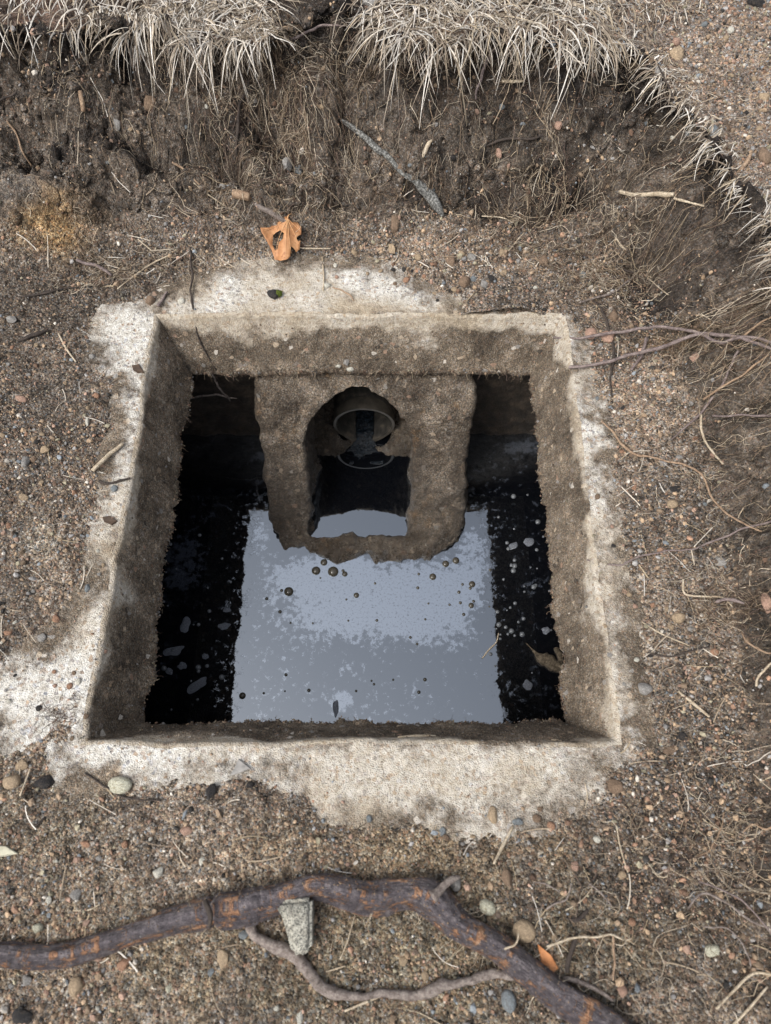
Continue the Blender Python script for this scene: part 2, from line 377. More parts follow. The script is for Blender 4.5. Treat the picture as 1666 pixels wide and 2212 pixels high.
blotch(430, 495, .03, .06, .025, C(.15, .12, .098), .9); blotch(30, 400, .1, .04, .02, C(.15, .13, .11), .8)
blotch(1190, 410, .07, .09, .025, dark, .95); blotch(1250, 200, .13, .08, .02, dark, .8); blotch(1500, 560, .08, .05, .08, dark*2, .6); blotch(560, 320, .11, .05, .03, dark, .8); blotch(250, 345, .1, .2, .007, dark, .8)  # dark patches paint the shade of hollows, turf edge and overhang line
blotch(1392, 615, .03, .028, .06, dark, .95); blotch(640, 90, .2, .03, .06, dark, .8); blotch(950, 445, .04, .09, .012, dark*1.5, .6)  # shade of the right hollow, the gully and the low ledge, painted dark
blotch(100, 1420, .01, .05, .03, dark*2.2, .5); blotch(110, 1060, .01, .05, .05, soil*.7, .6); blotch(30, 1000, .01, .06, .12, soil*.85, .6)
blotch(1550, 1950, .05, .09, .08, dark*2.4, .75); blotch(1560, 1550, .05, .05, .1, soil*.7, .6); blotch(1600, 1100, .05, .06, .12, soil*.75, .6)
blotch(400, 1840, .01, .3, .05, tan*.95, .5); blotch(900, 1830, .01, .15, .03, C(.28, .21, .13), .6); blotch(750, 2060, .01, .3, .06, C(.2, .16, .105), .7)
blotch(60, 1790, .01, .1, .05, C(.18, .15, .1), .5)
Cc *= np.clip(1+.42*nf, .4, 1.7)[..., None]; Cc = np.clip(Cc, .008, .8)
grain = np.clip(1-.45*lowb + .3*gz, .35, 1)
# faces: drop those over the opening and those safely under the bare concrete
Fm = grid_faces(NYG, NXG)
fc = lambda A: A.ravel()[Fm].mean(1)
xm, ym, em = fc(X), fc(Y), fc(E)
ino = (xm > OX0-.004) & (xm < OX1+.004) & (ym > OY0-.004) & (ym < OY1+.004)
keep = ~ino & ~((em < -.012) & (xm > -.58))
P3 = np.stack([GX, GY, GZ], -1)
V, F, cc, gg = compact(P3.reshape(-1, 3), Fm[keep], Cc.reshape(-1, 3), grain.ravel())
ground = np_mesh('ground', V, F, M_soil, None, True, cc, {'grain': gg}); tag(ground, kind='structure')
du = np.gradient(P3, axis=1); dv = np.gradient(P3, axis=0); NRM = np.cross(du, dv); NRM /= np.linalg.norm(NRM, axis=2, keepdims=True)+1e-12
ixf = lambda x: np.interp(x, ax_, np.arange(NXG)); iyf = lambda y: np.interp(y, ay_, np.arange(NYG))
def bil(A, x, y):
    fi, fj = ixf(x), iyf(y); i = np.clip(fi.astype(int), 0, NXG-2); j = np.clip(fj.astype(int), 0, NYG-2); a, b = fi-i, fj-j
    if A.ndim == 3: a, b = a[..., None], b[..., None]
    return (A[j, i]*(1-a)+A[j, i+1]*a)*(1-b) + (A[j+1, i]*(1-a)+A[j+1, i+1]*a)*b

# ------------------------------------------------------------------ concrete lid with its tapered opening
lid = empty('concrete_slab', (-.04, .4, 0))
tag(lid, 'pale weathered concrete lid around the square opening, half buried in earth', 'concrete slab')
def disp(Pn, N, amp=.0015, big=.003):
    x, y, z = Pn[..., 0], Pn[..., 1], Pn[..., 2]
    d = amp*fbm(x, y, z, 160, 3) + big*fbm(x, y, z, 26, 3)
    return Pn + N*d[..., None]
def rect_at(off):   # expanded rectangle of the top edge
    return (OX0-off, OX1+off, OY0-off, OY1+off)
NS = 250
def side_pts(rect, side, n=NS):
    x0, x1, y0, y1 = rect; s = np.linspace(0, 1, n+1)
    A, B = {0: ((x0, y0), (x1, y0)), 1: ((x1, y0), (x1, y1)), 2: ((x1, y1), (x0, y1)), 3: ((x0, y1), (x0, y0))}[side]
    return np.stack([A[0]+(B[0]-A[0])*s, A[1]+(B[1]-A[1])*s], -1)
NORM = {0: (0, -1), 1: (1, 0), 2: (0, 1), 3: (-1, 0)}
offs = np.concatenate([np.linspace(.45, .2, 20)[:-1], np.linspace(.2, 0.007, 66)])
Vt, Ft, dirt_t, st_t = [], [], [], []
base_i = 0
def edge_wob(x, y): return .0058*fbm(x, y, 61, 11, 3) + .0016*fbm(x, y, 62, 70, 3)
tops = []
for side in range(4):
    rows = np.stack([side_pts(rect_at(o), side) for o in offs])
    x, y = rows[..., 0], rows[..., 1]; o = offs[:, None]
    kk = np.exp(-o/.03)
    nx0, ny0 = NORM[side]
    corner = 1-np.exp(-((np.linspace(0, 1, NS+1)[None, :]-0)/.02)**2)-np.exp(-((np.linspace(0, 1, NS+1)[None, :]-1)/.02)**2)
    wv = edge_wob(x, y)*kk*corner
    x = x - nx0*wv; y = y - ny0*wv
    z = .0010*fbm(x, y, 0, 200, 3) + .0020*fbm(x, y, 0, 30, 3) - .0006*kk
    Pn = np.stack([x, y, z], -1)
    Fg = grid_faces(*x.shape) + base_i; base_i += x.size
    Vt.append(Pn.reshape(-1, 3)); Ft.append(Fg)
    e = exposure(x, y) + .010*fbm(x, y, 5.5, 28, 4)
    dd = .52*ss(-.040, .012, e) + .36*fbm(x, y, 71, 14, 4) + .20*fbm(x, y, 72, 50, 3) + np.where(y < .1, .05, .12)
    sb = np.clip(.18 + .95*fbm(x, y, 81, 11, 4) + .5*np.exp(-o/.02)*(side == 2), 0, 1)
    sb = np.where(y < .2, np.clip(sb+.45*np.exp(-((x-.02)/.17)**2) - .2*(x < -.2), 0, 1), sb)
    dirt_t.append(np.clip(dd, 0, 1).ravel()); st_t.append(sb.ravel())
top = np_mesh('top_surface', np.concatenate(Vt), np.concatenate(Ft)[:, ::-1], M_conc, None, True, None, {'dirt': np.concatenate(dirt_t), 'blotch': np.concatenate(st_t)})
top.parent = lid; top.matrix_parent_inverse = Matrix.Translation((.04, -.4, 0))
def unparent_fix(o, p):
    o.parent = p; o.matrix_parent_inverse = Matrix.Translation(-Vector(p.location)); return o
unparent_fix(top, lid)
# the four inner faces: rounded arris, tapered face, ragged lower edge, return under the lid
vv = np.concatenate([np.linspace(0, .10, 5)[:-1], np.linspace(.10, .9, 40)[:-1], np.linspace(.9, 1.0, 7)[:-1], np.linspace(1.0, 1.6, 10)])
wall_objs = []
for side in range(4):
    s = np.linspace(0, 1, NS+1)
    R0 = side_pts(rect_at(.007), side); Re = side_pts(rect_at(0), side); Rb = side_pts((BX0, BX1, BY0, BY1), side)
    Ru = side_pts((BX0-.09, BX1+.09, BY0-.09, min(BY1+.03, .704)), side)
    nx0, ny0 = NORM[side]; corner = 1-np.exp(-(s/.02)**2)-np.exp(-((s-1)/.02)**2)
    rows = []
    for v in vv:
        if v <= .10:
            a = v/.10*math.pi/2
            p = Re + (R0-Re)*(1-math.sin(a)); z = -.007*(1-math.cos(a)) + 0*s
        elif v <= 1.0:
            t_ = (v-.1)/.9; p = Re*(1-t_) + Rb*t_; z = -.007 - (T-.007)*t_ + 0*s
        else:
            t_ = (v-1)/.6; p = Rb*(1-t_) + Ru*t_; z = -T - .012*math.sin(min(1, t_*3)*math.pi/2) + 0*s
        k0 = 1-ss(.0, .5, v)
        wv = edge_wob(p[:, 0], p[:, 1])*corner*(math.exp(-.007/.03) if v < .1 else math.exp(-.007/.03))*k0
        wz = .0010*fbm(p[:, 0], p[:, 1], 0, 200, 3) + .0020*fbm(p[:, 0], p[:, 1], 0, 30, 3) - .0006*math.exp(-.007/.03)
        x = p[:, 0] - nx0*wv; y = p[:, 1] - ny0*wv; z = z + wz*(1 if v <= .1 else max(0, 1-(v-.1)/.2))
        g = ss(.08, .35, v)
        d = (.0010*fbm(x, y, z, 170, 3) + .0030*fbm(x, y, z, 24, 3) + .0006*n3(x*480, y*480, z*480))*g*corner
        lowr = np.exp(-((v-1.0)/.10)**2)
        rag = (.0072*fbm(x*1.0, y*1.0, 91, 30, 5) + .0028*fbm(x, y, 93, 150, 3))*lowr*corner
        d = d + rag; z = z + (.0050*fbm(x, y, 95, 50, 3) + .0015*fbm(x, y, 96, 260, 2))*lowr*corner
        rows.append(np.stack([x - nx0*d, y - ny0*d, z], -1))
    Pn = np.stack(rows); x, y, z = Pn[..., 0], Pn[..., 1], Pn[..., 2]
    dep = vv[:, None]+0*x
    dirt = ss(.02, .34, dep + .26*fbm(x, y, z, 13, 4) - (.06 if side == 2 else 0))*.9 + .12 + .26*fbm(x, y, z, 20, 4)
    dirt = dirt + {0: .05, 1: .10, 2: .06, 3: .04}[side]; cl = {0: .0, 1: .24, 2: .40, 3: .34}[side]; dirt = dirt - cl*np.exp(-((dep-.42)/.32)**2)*np.clip(.5+1.3*fbm(x, y, z, 9, 4), 0, 1.3)
    stn = np.clip(.75 + .3*fbm(x, y, z, 20, 3), 0, 1)
    o = np_mesh('inner_wall', Pn.reshape(-1, 3), grid_faces(*x.shape)[:, ::-1], M_conc, None, True, None, {'dirt': np.clip(dirt, 0, 1).ravel(), 'blotch': stn.ravel()})
    unparent_fix(o, lid); wall_objs.append(o)
# underside of the lid further out
def ring(name, inner, outer, z, mat, parent=None):
    a, b = inner, outer
    V = [(b[0], b[2], z), (b[1], b[2], z), (b[1], b[3], z), (b[0], b[3], z), (a[0], a[2], z), (a[1], a[2], z), (a[1], a[3], z), (a[0], a[3], z)]
    F = [(0, 1, 5, 4), (1, 2, 6, 5), (2, 3, 7, 6), (3, 0, 4, 7)]
    return np_mesh(name, V, F, mat, None, False)
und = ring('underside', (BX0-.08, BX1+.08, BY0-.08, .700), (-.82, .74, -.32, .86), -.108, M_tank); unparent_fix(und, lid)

# ------------------------------------------------------------------ tank below
tank = empty('concrete_tank', (-.04, .3, -.6)); tag(tank, 'dark wet concrete tank wall seen below the lid behind the baffle', 'tank')
def wallgrid(name, A, B, z0, z1, mat, parent, n=160, m=60, amp=.004, flip=False):
    s = np.linspace(0, 1, n+1); zz = np.linspace(z0, z1, m+1)
    x = A[0]+(B[0]-A[0])*s[None, :]+0*zz[:, None]; y = A[1]+(B[1]-A[1])*s[None, :]+0*zz[:, None]; z = zz[:, None]+0*x
    nxv, nyv = (B[1]-A[1]), -(B[0]-A[0]); l = math.hypot(nxv, nyv); nxv /= l; nyv /= l
    d = amp*fbm(x, y, z, 30, 4) + amp*.4*fbm(x, y, z, 130, 3)
    P = np.stack([x+nxv*d, y+nyv*d, z], -1)
    o = np_mesh(name, P.reshape(-1, 3), grid_faces(m+1, n+1), mat, None, True); return unparent_fix(o, parent)
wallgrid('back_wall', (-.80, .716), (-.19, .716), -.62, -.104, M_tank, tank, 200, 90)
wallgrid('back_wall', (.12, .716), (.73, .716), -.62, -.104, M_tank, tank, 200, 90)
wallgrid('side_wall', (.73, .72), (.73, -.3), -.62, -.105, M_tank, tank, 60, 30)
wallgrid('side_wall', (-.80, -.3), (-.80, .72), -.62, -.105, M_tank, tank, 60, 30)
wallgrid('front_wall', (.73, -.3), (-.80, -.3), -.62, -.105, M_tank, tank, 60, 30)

# water
wx = np.arange(-.80, .735, .006); wy = np.arange(-.30, .79, .006); wX, wY = np.meshgrid(wx, wy)
def wblob(px, py, rpx, rpy):
    c = W(px, py, WZ); a = W(px+rpx, py, WZ); b = W(px, py-rpy, WZ)
    return np.exp(-(((wX-c[0])/(a[0]-c[0]))**2 + ((wY-c[1])/(b[1]-c[1]))**2)**2)
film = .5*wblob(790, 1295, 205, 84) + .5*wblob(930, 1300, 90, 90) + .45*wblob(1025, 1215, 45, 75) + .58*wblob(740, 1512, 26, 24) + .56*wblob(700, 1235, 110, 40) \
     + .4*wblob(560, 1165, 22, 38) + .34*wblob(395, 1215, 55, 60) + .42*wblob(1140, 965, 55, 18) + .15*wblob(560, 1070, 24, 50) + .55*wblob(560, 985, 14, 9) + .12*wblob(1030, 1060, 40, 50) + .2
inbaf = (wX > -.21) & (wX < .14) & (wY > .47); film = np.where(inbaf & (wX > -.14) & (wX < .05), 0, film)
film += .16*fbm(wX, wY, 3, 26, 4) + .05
wP = np.stack([wX, wY, WZ+0*wX], -1)
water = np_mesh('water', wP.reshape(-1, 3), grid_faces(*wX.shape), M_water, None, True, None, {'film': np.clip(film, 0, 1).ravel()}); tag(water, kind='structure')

# ------------------------------------------------------------------ concrete baffle round the inlet pipe
def cut_mesh_prism(name, prof, x0, x1):
    n = len(prof); bm = bmesh.new()
    a = [bm.verts.new((x0, y, z)) for y, z in prof]; b = [bm.verts.new((x1, y, z)) for y, z in prof]
    bm.faces.new(a[::-1]); bm.faces.new(b)
    for i in range(n): bm.faces.new((a[i], a[(i+1) % n], b[(i+1) % n], b[i]))
    bmesh.ops.recalc_face_normals(bm, faces=bm.faces[:])
    me = bpy.data.meshes.new(name); bm.to_mesh(me); bm.free(); o = bpy.data.objects.new(name, me); COL.objects.link(o); return o
body = cut_mesh_prism('baffle', [(.472, -.47), (.472, -.348), (.488, -.333), (.52, -.315), (.60, -.20), (.655, -.118), (.70, -.098), (.86, -.098), (.86, -.47)], -.21, .14)
def arch_cutter():
    bm = bmesh.new(); xc, r = -.0455, .0925; pts = [(xc-r, -.50), (xc+r, -.50)]
    for k in range(17):
        a = math.pi*k/16; pts.append((xc+r*math.cos(a), -.215+r*1.06*math.sin(a)))
    y0, y1 = .499, .80
    a = [bm.verts.new((x, y0, z)) for x, z in pts]; b = [bm.verts.new((x, y1, z)) for x, z in pts]
    n = len(pts); bm.faces.new(a); bm.faces.new(b[::-1])
    for i in range(n): bm.faces.new((a[i], b[i], b[(i+1) % n], a[(i+1) % n]))
    bmesh.ops.recalc_face_normals(bm, faces=bm.faces[:])
    me = bpy.data.meshes.new('c'); bm.to_mesh(me); bm.free(); o = bpy.data.objects.new('c', me); COL.objects.link(o); return o
cut = arch_cutter()
md = body.modifiers.new('b', 'BOOLEAN'); md.operation = 'DIFFERENCE'; md.object = cut; md.solver = 'EXACT'
md = body.modifiers.new('r', 'REMESH'); md.mode = 'VOXEL'; md.voxel_size = .0034
md = body.modifiers.new('s', 'SMOOTH'); md.iterations = 26; md.factor = .5
bpy.context.view_layer.update(); dg = bpy.context.evaluated_depsgraph_get()
me = bpy.data.meshes.new_from_object(body.evaluated_get(dg)); body.modifiers.clear(); body.data = me
bpy.data.objects.remove(cut)
n = len(me.vertices); co = np.empty(n*3, np.float32); me.vertices.foreach_get('co', co); co = co.reshape(-1, 3).astype(float)
no = np.empty(n*3, np.float32); me.vertices.foreach_get('normal', no); no = no.reshape(-1, 3)
x, y, z = co.T
low = np.exp(-np.maximum(z+.345, 0)/.02)
d = .0060*fbm(x, y, z, 12, 4) + .0022*(.5-np.abs(fbm(x, y, z, 35, 3))) + .0034*fbm(x, y, z, 55, 3) + .0012*fbm(x, y, z, 200, 2) + .014*low*fbm(x, y, z, 38, 4) + .002*low
d = d + .003*np.exp(-((z+.14)/.03)**2)*(y > .6)*(np.abs(x+.0455) > .10)     # heads of the two side walls bulge
co2 = co + no*d[:, None]
# battered foot that spreads a little at the water line
lw = np.exp(-np.maximum(z+.35, 0)/.025); fr = 1-ss(.485, .52, y); uu = (x+.035)/.172
co2[:, 1] += lw*fr*(-.017*(1-uu**4) + .022*np.abs(uu)**6 - .008*fbm(x, y*0, 3, 28, 3)); co2[:, 0] -= lw*(1-ss(.47, .53, y))*.014*np.sign(uu)*np.abs(uu)**4
me.vertices.foreach_set('co', co2.astype(np.float32).ravel())
a = me.attributes.new('wet', 'FLOAT', 'POINT')
wet = np.clip(1-ss(-.345, -.285, z+.02*fbm(x, y, z, 20, 3)), 0, 1); wet = np.maximum(wet, .5*ss(.68, .74, y)*(z < -.12))
wet = np.maximum(wet, .8*(1-ss(-.32, -.15, z + .04*fbm(x, y, z, 15, 3))))
a.data.foreach_set('value', wet.astype(np.float32)); me.materials.append(M_baf)
me.polygons.foreach_set('use_smooth', np.ones(len(me.polygons), bool)); me.update()
body.name = 'concrete_baffle'
tag(body, 'rough brown concrete baffle with an arched opening standing in the water', 'baffle')
# sludge bench inside, below the pipe
sx = np.linspace(-.145, .055, 90); sy = np.linspace(.62, .80, 80); sX, sY = np.meshgrid(sx, sy)
dx = np.abs(sX+.0455)
sZ = -.362 + .056*ss(.648, .715, sY - .024*ss(.05, .0, dx)) * (.45+.55*ss(.015, .05, dx)) + .02*ss(.72, .79, sY)
sZ = np.where((np.hypot(sX+.04, np.maximum(sZ+.296, -.2)) < .054) & (sY > .685), -.375, sZ)
sZ += .006*fbm(sX, sY, 3, 60, 4)+.003*fbm(sX, sY, 3, 180, 2)
sl = np_mesh('sludge_bank', np.stack([sX, sY, sZ], -1).reshape(-1, 3), grid_faces(*sX.shape), M_baf, None, True, None, {'wet': np.full(sX.size, .95)})
tag(sl, 'wet dark sludge heaped around the pipe mouth inside the baffle', 'sludge')
# inlet pipe: horizontal, mouth cut on a slant
pipe = empty('inlet_pipe', (-.04, .72, -.30)); tag(pipe, 'dark plastic drain pipe emptying through the arch of the baffle', 'pipe')
def pipe_mesh(name, r, r2, ylen, mat, yoff=0.0):
    K = 64; rows = []
    prof_ = [(r2, 'f'), (r, 'f'), (r, 'b'), (r2, 'b')]
    cx, cz = -.0400, -.292
    for rr, w_ in prof_:
        a = np.linspace(0, 2*np.pi, K+1)[:-1]; x = cx+rr*np.cos(a); z = cz+rr*np.sin(a)
        yy = (.6985 + yoff + (z-(cz-.055))*.27) if w_ == 'f' else np.full(K, .6985+ylen)
        rows.append(np.stack([x, yy, z], -1))
    V = np.concatenate(rows); F = []
    for q in range(4):
        for i in range(K):
            j = (i+1) % K; a0 = q*K; b0 = ((q+1) % 4)*K; F.append((a0+i, a0+j, b0+j, b0+i))
    o = np_mesh(name, V, F, mat, None, True)
    m_ = o.modifiers.new('e', 'EDGE_SPLIT'); m_.split_angle = math.radians(40)
    return unparent_fix(o, pipe)
pipe_mesh('pipe_wall', .0570, .0515, .40, M_pipe)
M_rim = mat_simple('pipe_rim', [(.3, (.03, .027, .022)), (.6, (.075, .065, .052))], 60, .4, .5, 300, .3, .0008)
pipe_mesh('rim', .0572, .0525, .003, M_rim, -.0012)
# inflow
M_flow = NT('inflow'); M_flow = M_flow.fin(M_flow.ramp(M_flow.noise(260, 5, .75), [(.5, (.005, .007, .010)), (.66, (.015, .025, .035)), (.75, (.10, .15, .2))]), rough=.05, spec=.5, IOR=1.33, normal=M_flow.bump(M_flow.noise(170, 5, .7), .8, .004))
fy = np.linspace(.640, .84, 70); fx = np.linspace(-1, 1, 24); fX, fY = np.meshgrid(fx, fy)
wd = .019+.024*ss(.705, .672, fY)
fZ = -.3460 + .0120*ss(.688, .712, fY) + .003*ss(.71, .84, fY) - .0035*fX**2*ss(.66, .69, fY) + (.0006+.0020*ss(.66, .71, fY))*fbm(fX*.03, fY, 1, 90, 3) - .0040*ss(.695, .665, fY) - .004*ss(.65, .640, fY) - .004*ss(.85, 1, np.abs(fX))
fl = np_mesh('inflow_water', np.stack([-.040+fX*wd, fY, fZ], -1).reshape(-1, 3), grid_faces(*fX.shape), M_flow, None, True); tag(fl, kind='structure')

# ------------------------------------------------------------------ casting rays on what is built
bpy.context.view_layer.update()
CAST = [ground, top] + wall_objs
def hit(px, py, objs=None, default=0.0):
    o = Vector((0, 0, CH)); d = ray(px, py).normalized(); best = None
    for ob in (objs or CAST):
        mi = ob.matrix_world.inverted()
        ok, loc, nr, _ = ob.ray_cast(mi @ o, d)
        if ok:
            L = (loc-(mi @ o)).length
            if best is None or L < best[0]: best = (L, ob.matrix_world @ loc, nr.copy())
    if best is None:
        x, y = W(px, py, default); p = Vector((x, y, default)); return p, Vector((0, 0, 1)), (p-o).length
    nn = best[2] if best[2].z > -.2 else -best[2]
    return best[1], nn, best[0]
def hitw(px, py):
    x, y = W(px, py, WZ); p = Vector((x, y, WZ)); return p, Vector((0, 0, 1)), (p-Vector((0, 0, CH))).length

AXIS = Vector((0, math.sin(TILT), -math.cos(TILT)))
def cth(px, py): return ray(px, py).normalized().dot(AXIS)
def catmull(P, m):
    P = [np.array(p, float) for p in P]; P = [2*P[0]-P[1]] + P + [2*P[-1]-P[-2]]; out = []
    for i in range(1, len(P)-2):
        for k in range(m):
            t = k/m; a, b, c, d = P[i-1], P[i], P[i+1], P[i+2]
            out.append(.5*((2*b)+(c-a)*t+(2*a-5*b+4*c-d)*t*t+(3*b-3*c+d-a)*t**3))
    out.append(P[-2]); return np.array(out)
def tube(P, R, k=6, rj=0.0, caps=True):
    """P (n,3), R (n,) -> verts, tri/quads as quads"""
    n = len(P); Tn = np.gradient(P, axis=0); Tn /= np.linalg.norm(Tn, axis=1, keepdims=True)+1e-12
    up = np.array([.13, .21, .97]); A = np.cross(Tn, up); A /= np.linalg.norm(A, axis=1, keepdims=True)+1e-9; B = np.cross(A, Tn)
    th = np.linspace(0, 2*np.pi, k+1)[:-1]
    Rr = np.asarray(R)[:, None]*np.ones(k)[None, :]
    V = P[:, None, :] + Rr[..., None]*(A[:, None, :]*np.cos(th)[None, :, None] + B[:, None, :]*np.sin(th)[None, :, None])
    if rj:
        x, y, z = V[..., 0], V[..., 1], V[..., 2]
        s = 1/max(R.mean(), 1e-5)
        d = rj*Rr*(fbm(x, y, z, .25*s, 3)); V = P[:, None, :]+(V-P[:, None, :])*(1+d/Rr)[..., None]
    F = []
    i = np.arange(n-1)[:, None]*k; j = np.arange(k)[None, :]; j2 = (j+1) % k
    F = np.stack([i+j, i+j2, i+k+j2, i+k+j], -1).reshape(-1, 4)
    V = V.reshape(-1, 3)
    if caps:
        V = np.concatenate([V, P[:1]-Tn[:1]*R[0]*.3, P[-1:]+Tn[-1:]*R[-1]*.3]); c0, c1 = len(V)-2, len(V)-1
        c = [(c0, (q+1) % k, q, q) for q in range(k)]; e = (n-1)*k
        c += [(c1, e+q, e+(q+1) % k, e+(q+1) % k) for q in range(k)]
        C0 = np.array(c)
        return V, F, C0[:, :3]
    return V, F, None
def tube_obj(name, P, R, mat, k=8, rj=.25, parent=None, col=None, attrs=None):
    V, F, Cp = tube(P, R, k, rj)
    faces = [tuple(f) for f in F.tolist()] + [tuple(f) for f in Cp.tolist()]
    me = bpy.data.meshes.new(name); me.from_pydata(V.tolist(), [], faces); me.materials.append(mat)
    me.polygons.foreach_set('use_smooth', [True]*len(me.polygons))
    if col is not None:
        a = me.color_attributes.new('col', 'FLOAT_COLOR', 'POINT'); c = np.ones((len(V), 4), np.float32); c[:, :3] = col; a.data.foreach_set('color', c.ravel())
    if attrs:
        for nm, arr in attrs.items():
            a = me.attributes.new(nm, 'FLOAT', 'POINT'); a.data.foreach_set('value', np.asarray(arr, np.float32))
    me.update(); o = bpy.data.objects.new(name, me); return link(o, parent)

# ------------------------------------------------------------------ loose gravel and grit (too many to count: stuff)
PAL = np.array([(.36, .26, .17), (.30, .22, .15), (.35, .235, .175), (.26, .25, .24), (.19, .21, .225), (.5, .46, .4), (.20, .125, .085), (.035, .033, .03), (.32, .195, .13), (.30, .27, .19), (.16, .12, .09)])
PW = np.array([.19, .17, .11, .12, .07, .055, .10, .055, .04, .06, .05]); PW /= PW.sum()
def ico():
    bm = bmesh.new(); bmesh.ops.create_icosphere(bm, subdivisions=1, radius=1); v = np.array([x.co[:] for x in bm.verts]); f = np.array([[q.index for q in p.verts] for p in bm.faces]); bm.free(); return v, f
def octa():
    v = np.array([(1, 0, 0), (-1, 0, 0), (0, 1, 0), (0, -1, 0), (0, 0, 1), (0, 0, -1)], float)
    f = np.array([(0, 2, 4), (2, 1, 4), (1, 3, 4), (3, 0, 4), (2, 0, 5), (1, 2, 5), (3, 1, 5), (0, 3, 5)]); return v, f
def rotmats(n):
    q = rng.normal(size=(n, 4)); q /= np.linalg.norm(q, axis=1, keepdims=True); a, b, c, d = q.T
    return np.stack([np.stack([1-2*(c*c+d*d), 2*(b*c-a*d), 2*(b*d+a*c)], -1), np.stack([2*(b*c+a*d), 1-2*(b*b+d*d), 2*(c*d-a*b)], -1), np.stack([2*(b*d-a*c), 2*(c*d+a*b), 1-2*(b*b+c*c)], -1)], 1)
def scatter(name, n, rmin, rmax, base, dens, zone=(-.62, .64, -.21, 1.2), palw=PW, expo=2.6, bright=1.0):
    bx, by = rng.uniform(zone[0], zone[1], n*4), rng.uniform(zone[2], zone[3], n*4)
    k = rng.random(n*4) < dens(bx, by); bx, by = bx[k][:n], by[k][:n]; n = len(bx)
    p = bil(P3, bx, by); nr = bil(NRM, bx, by)
    r = rmin*(1-rng.random(n)*(1-(rmin/rmax)**expo))**(-1/expo)
    bv, bf = base
    loc = bv[None]*(1+rng.uniform(-.24, .24, (n, len(bv), 1)))*r[:, None, None]*np.stack([rng.uniform(.85, 1.25, n), rng.uniform(.7, 1.05, n), rng.uniform(.5, .85, n)], -1)[:, None, :]
    R = rotmats(n); V = np.einsum('nij,nkj->nki', R, loc) + (p + nr*(r*.25)[:, None])[:, None, :]
    F = bf[None] + (np.arange(n)*len(bv))[:, None, None]
    c = PAL[rng.choice(len(PAL), n, p=palw)]*rng.uniform(.6, 1.35, (n, 1))*bright
    c = np.repeat(c[:, None, :], len(bv), 1).reshape(-1, 3)
    o = np_mesh(name, V.reshape(-1, 3), F.reshape(-1, 3), M_gravel, None, False, np.clip(c, .01, .8)); return o
def in_open(x, y, m=.006): return (x > OX0-m) & (x < OX1+m) & (y > OY0-m) & (y < OY1+m)
def dens_floor(x, y):
    e = bil(E, x, y); u = bil(U, x, y)
    d = .12 + .88*ss(.0, .03, e); d *= 1-.62*ss(.03, .25, u)*(1-ss(.98, 1, u)); d *= .18+1.0*np.clip(fbm(x, y, 22, 8, 4)*1.3+.4, 0, 1)
    d = np.where(u > .995, .9*ss(.2, .32, x)+.1, d)
    return np.where(in_open(x, y), 0, d)
g1 = scatter('gravel', 20000, .0013, .0050, ico(), dens_floor); tag(g1, 'mixed tan, pink and grey gravel strewn over the dug earth floor', 'gravel', kind='stuff')
g2 = scatter('grit', 46000, .0007, .0016, octa(), dens_floor); tag(g2, 'fine sandy grit covering the earth around the opening', 'grit', kind='stuff')
# crumbs of earth, much like the soil itself
PWs = np.zeros(len(PAL)); PWs[[1, 6, 10]] = .3, .3, .4
def on_slab(n, rmin, rmax, base, nm, lb):
    global P3, NRM
    k0, k1 = P3, NRM; P3 = np.stack([X, Y, np.full_like(X, .0006)], -1); NRM = np.zeros_like(k1); NRM[..., 2] = 1
    o = scatter(nm, n, rmin, rmax, base, lambda x, y: np.where(in_open(x, y, .004), 0, (bil(E, x, y) < .004)*(.10+.9*ss(-.035, .0, bil(E, x, y)))*np.clip(.35+1.3*fbm(x, y, 77, 13, 3), .03, 1)), bright=.85); P3, NRM = k0, k1
    tag(o, lb, kind='stuff')
on_slab(2600, .0009, .0030, ico(), 'gravel', 'loose gravel lying on the bare pale concrete'); on_slab(9000, .0006, .0013, octa(), 'grit', 'brown grit dusted over the bare pale concrete')
g3 = scatter('earth_crumbs', 11000, .0012, .0060, ico(), lambda x, y: np.where(in_open(x, y), 0, (.15+.85*ss(.0, .3, bil(U, x, y)))*(bil(U, x, y) < .995)*ss(-.005, .01, bil(E, x, y))*np.clip(.3+1.2*fbm(x, y, 61, 14, 3), 0, 1)), palw=PWs, bright=.55)
tag(g3, 'dark crumbs of earth broken from the face of the bank', 'earth', kind='stuff')

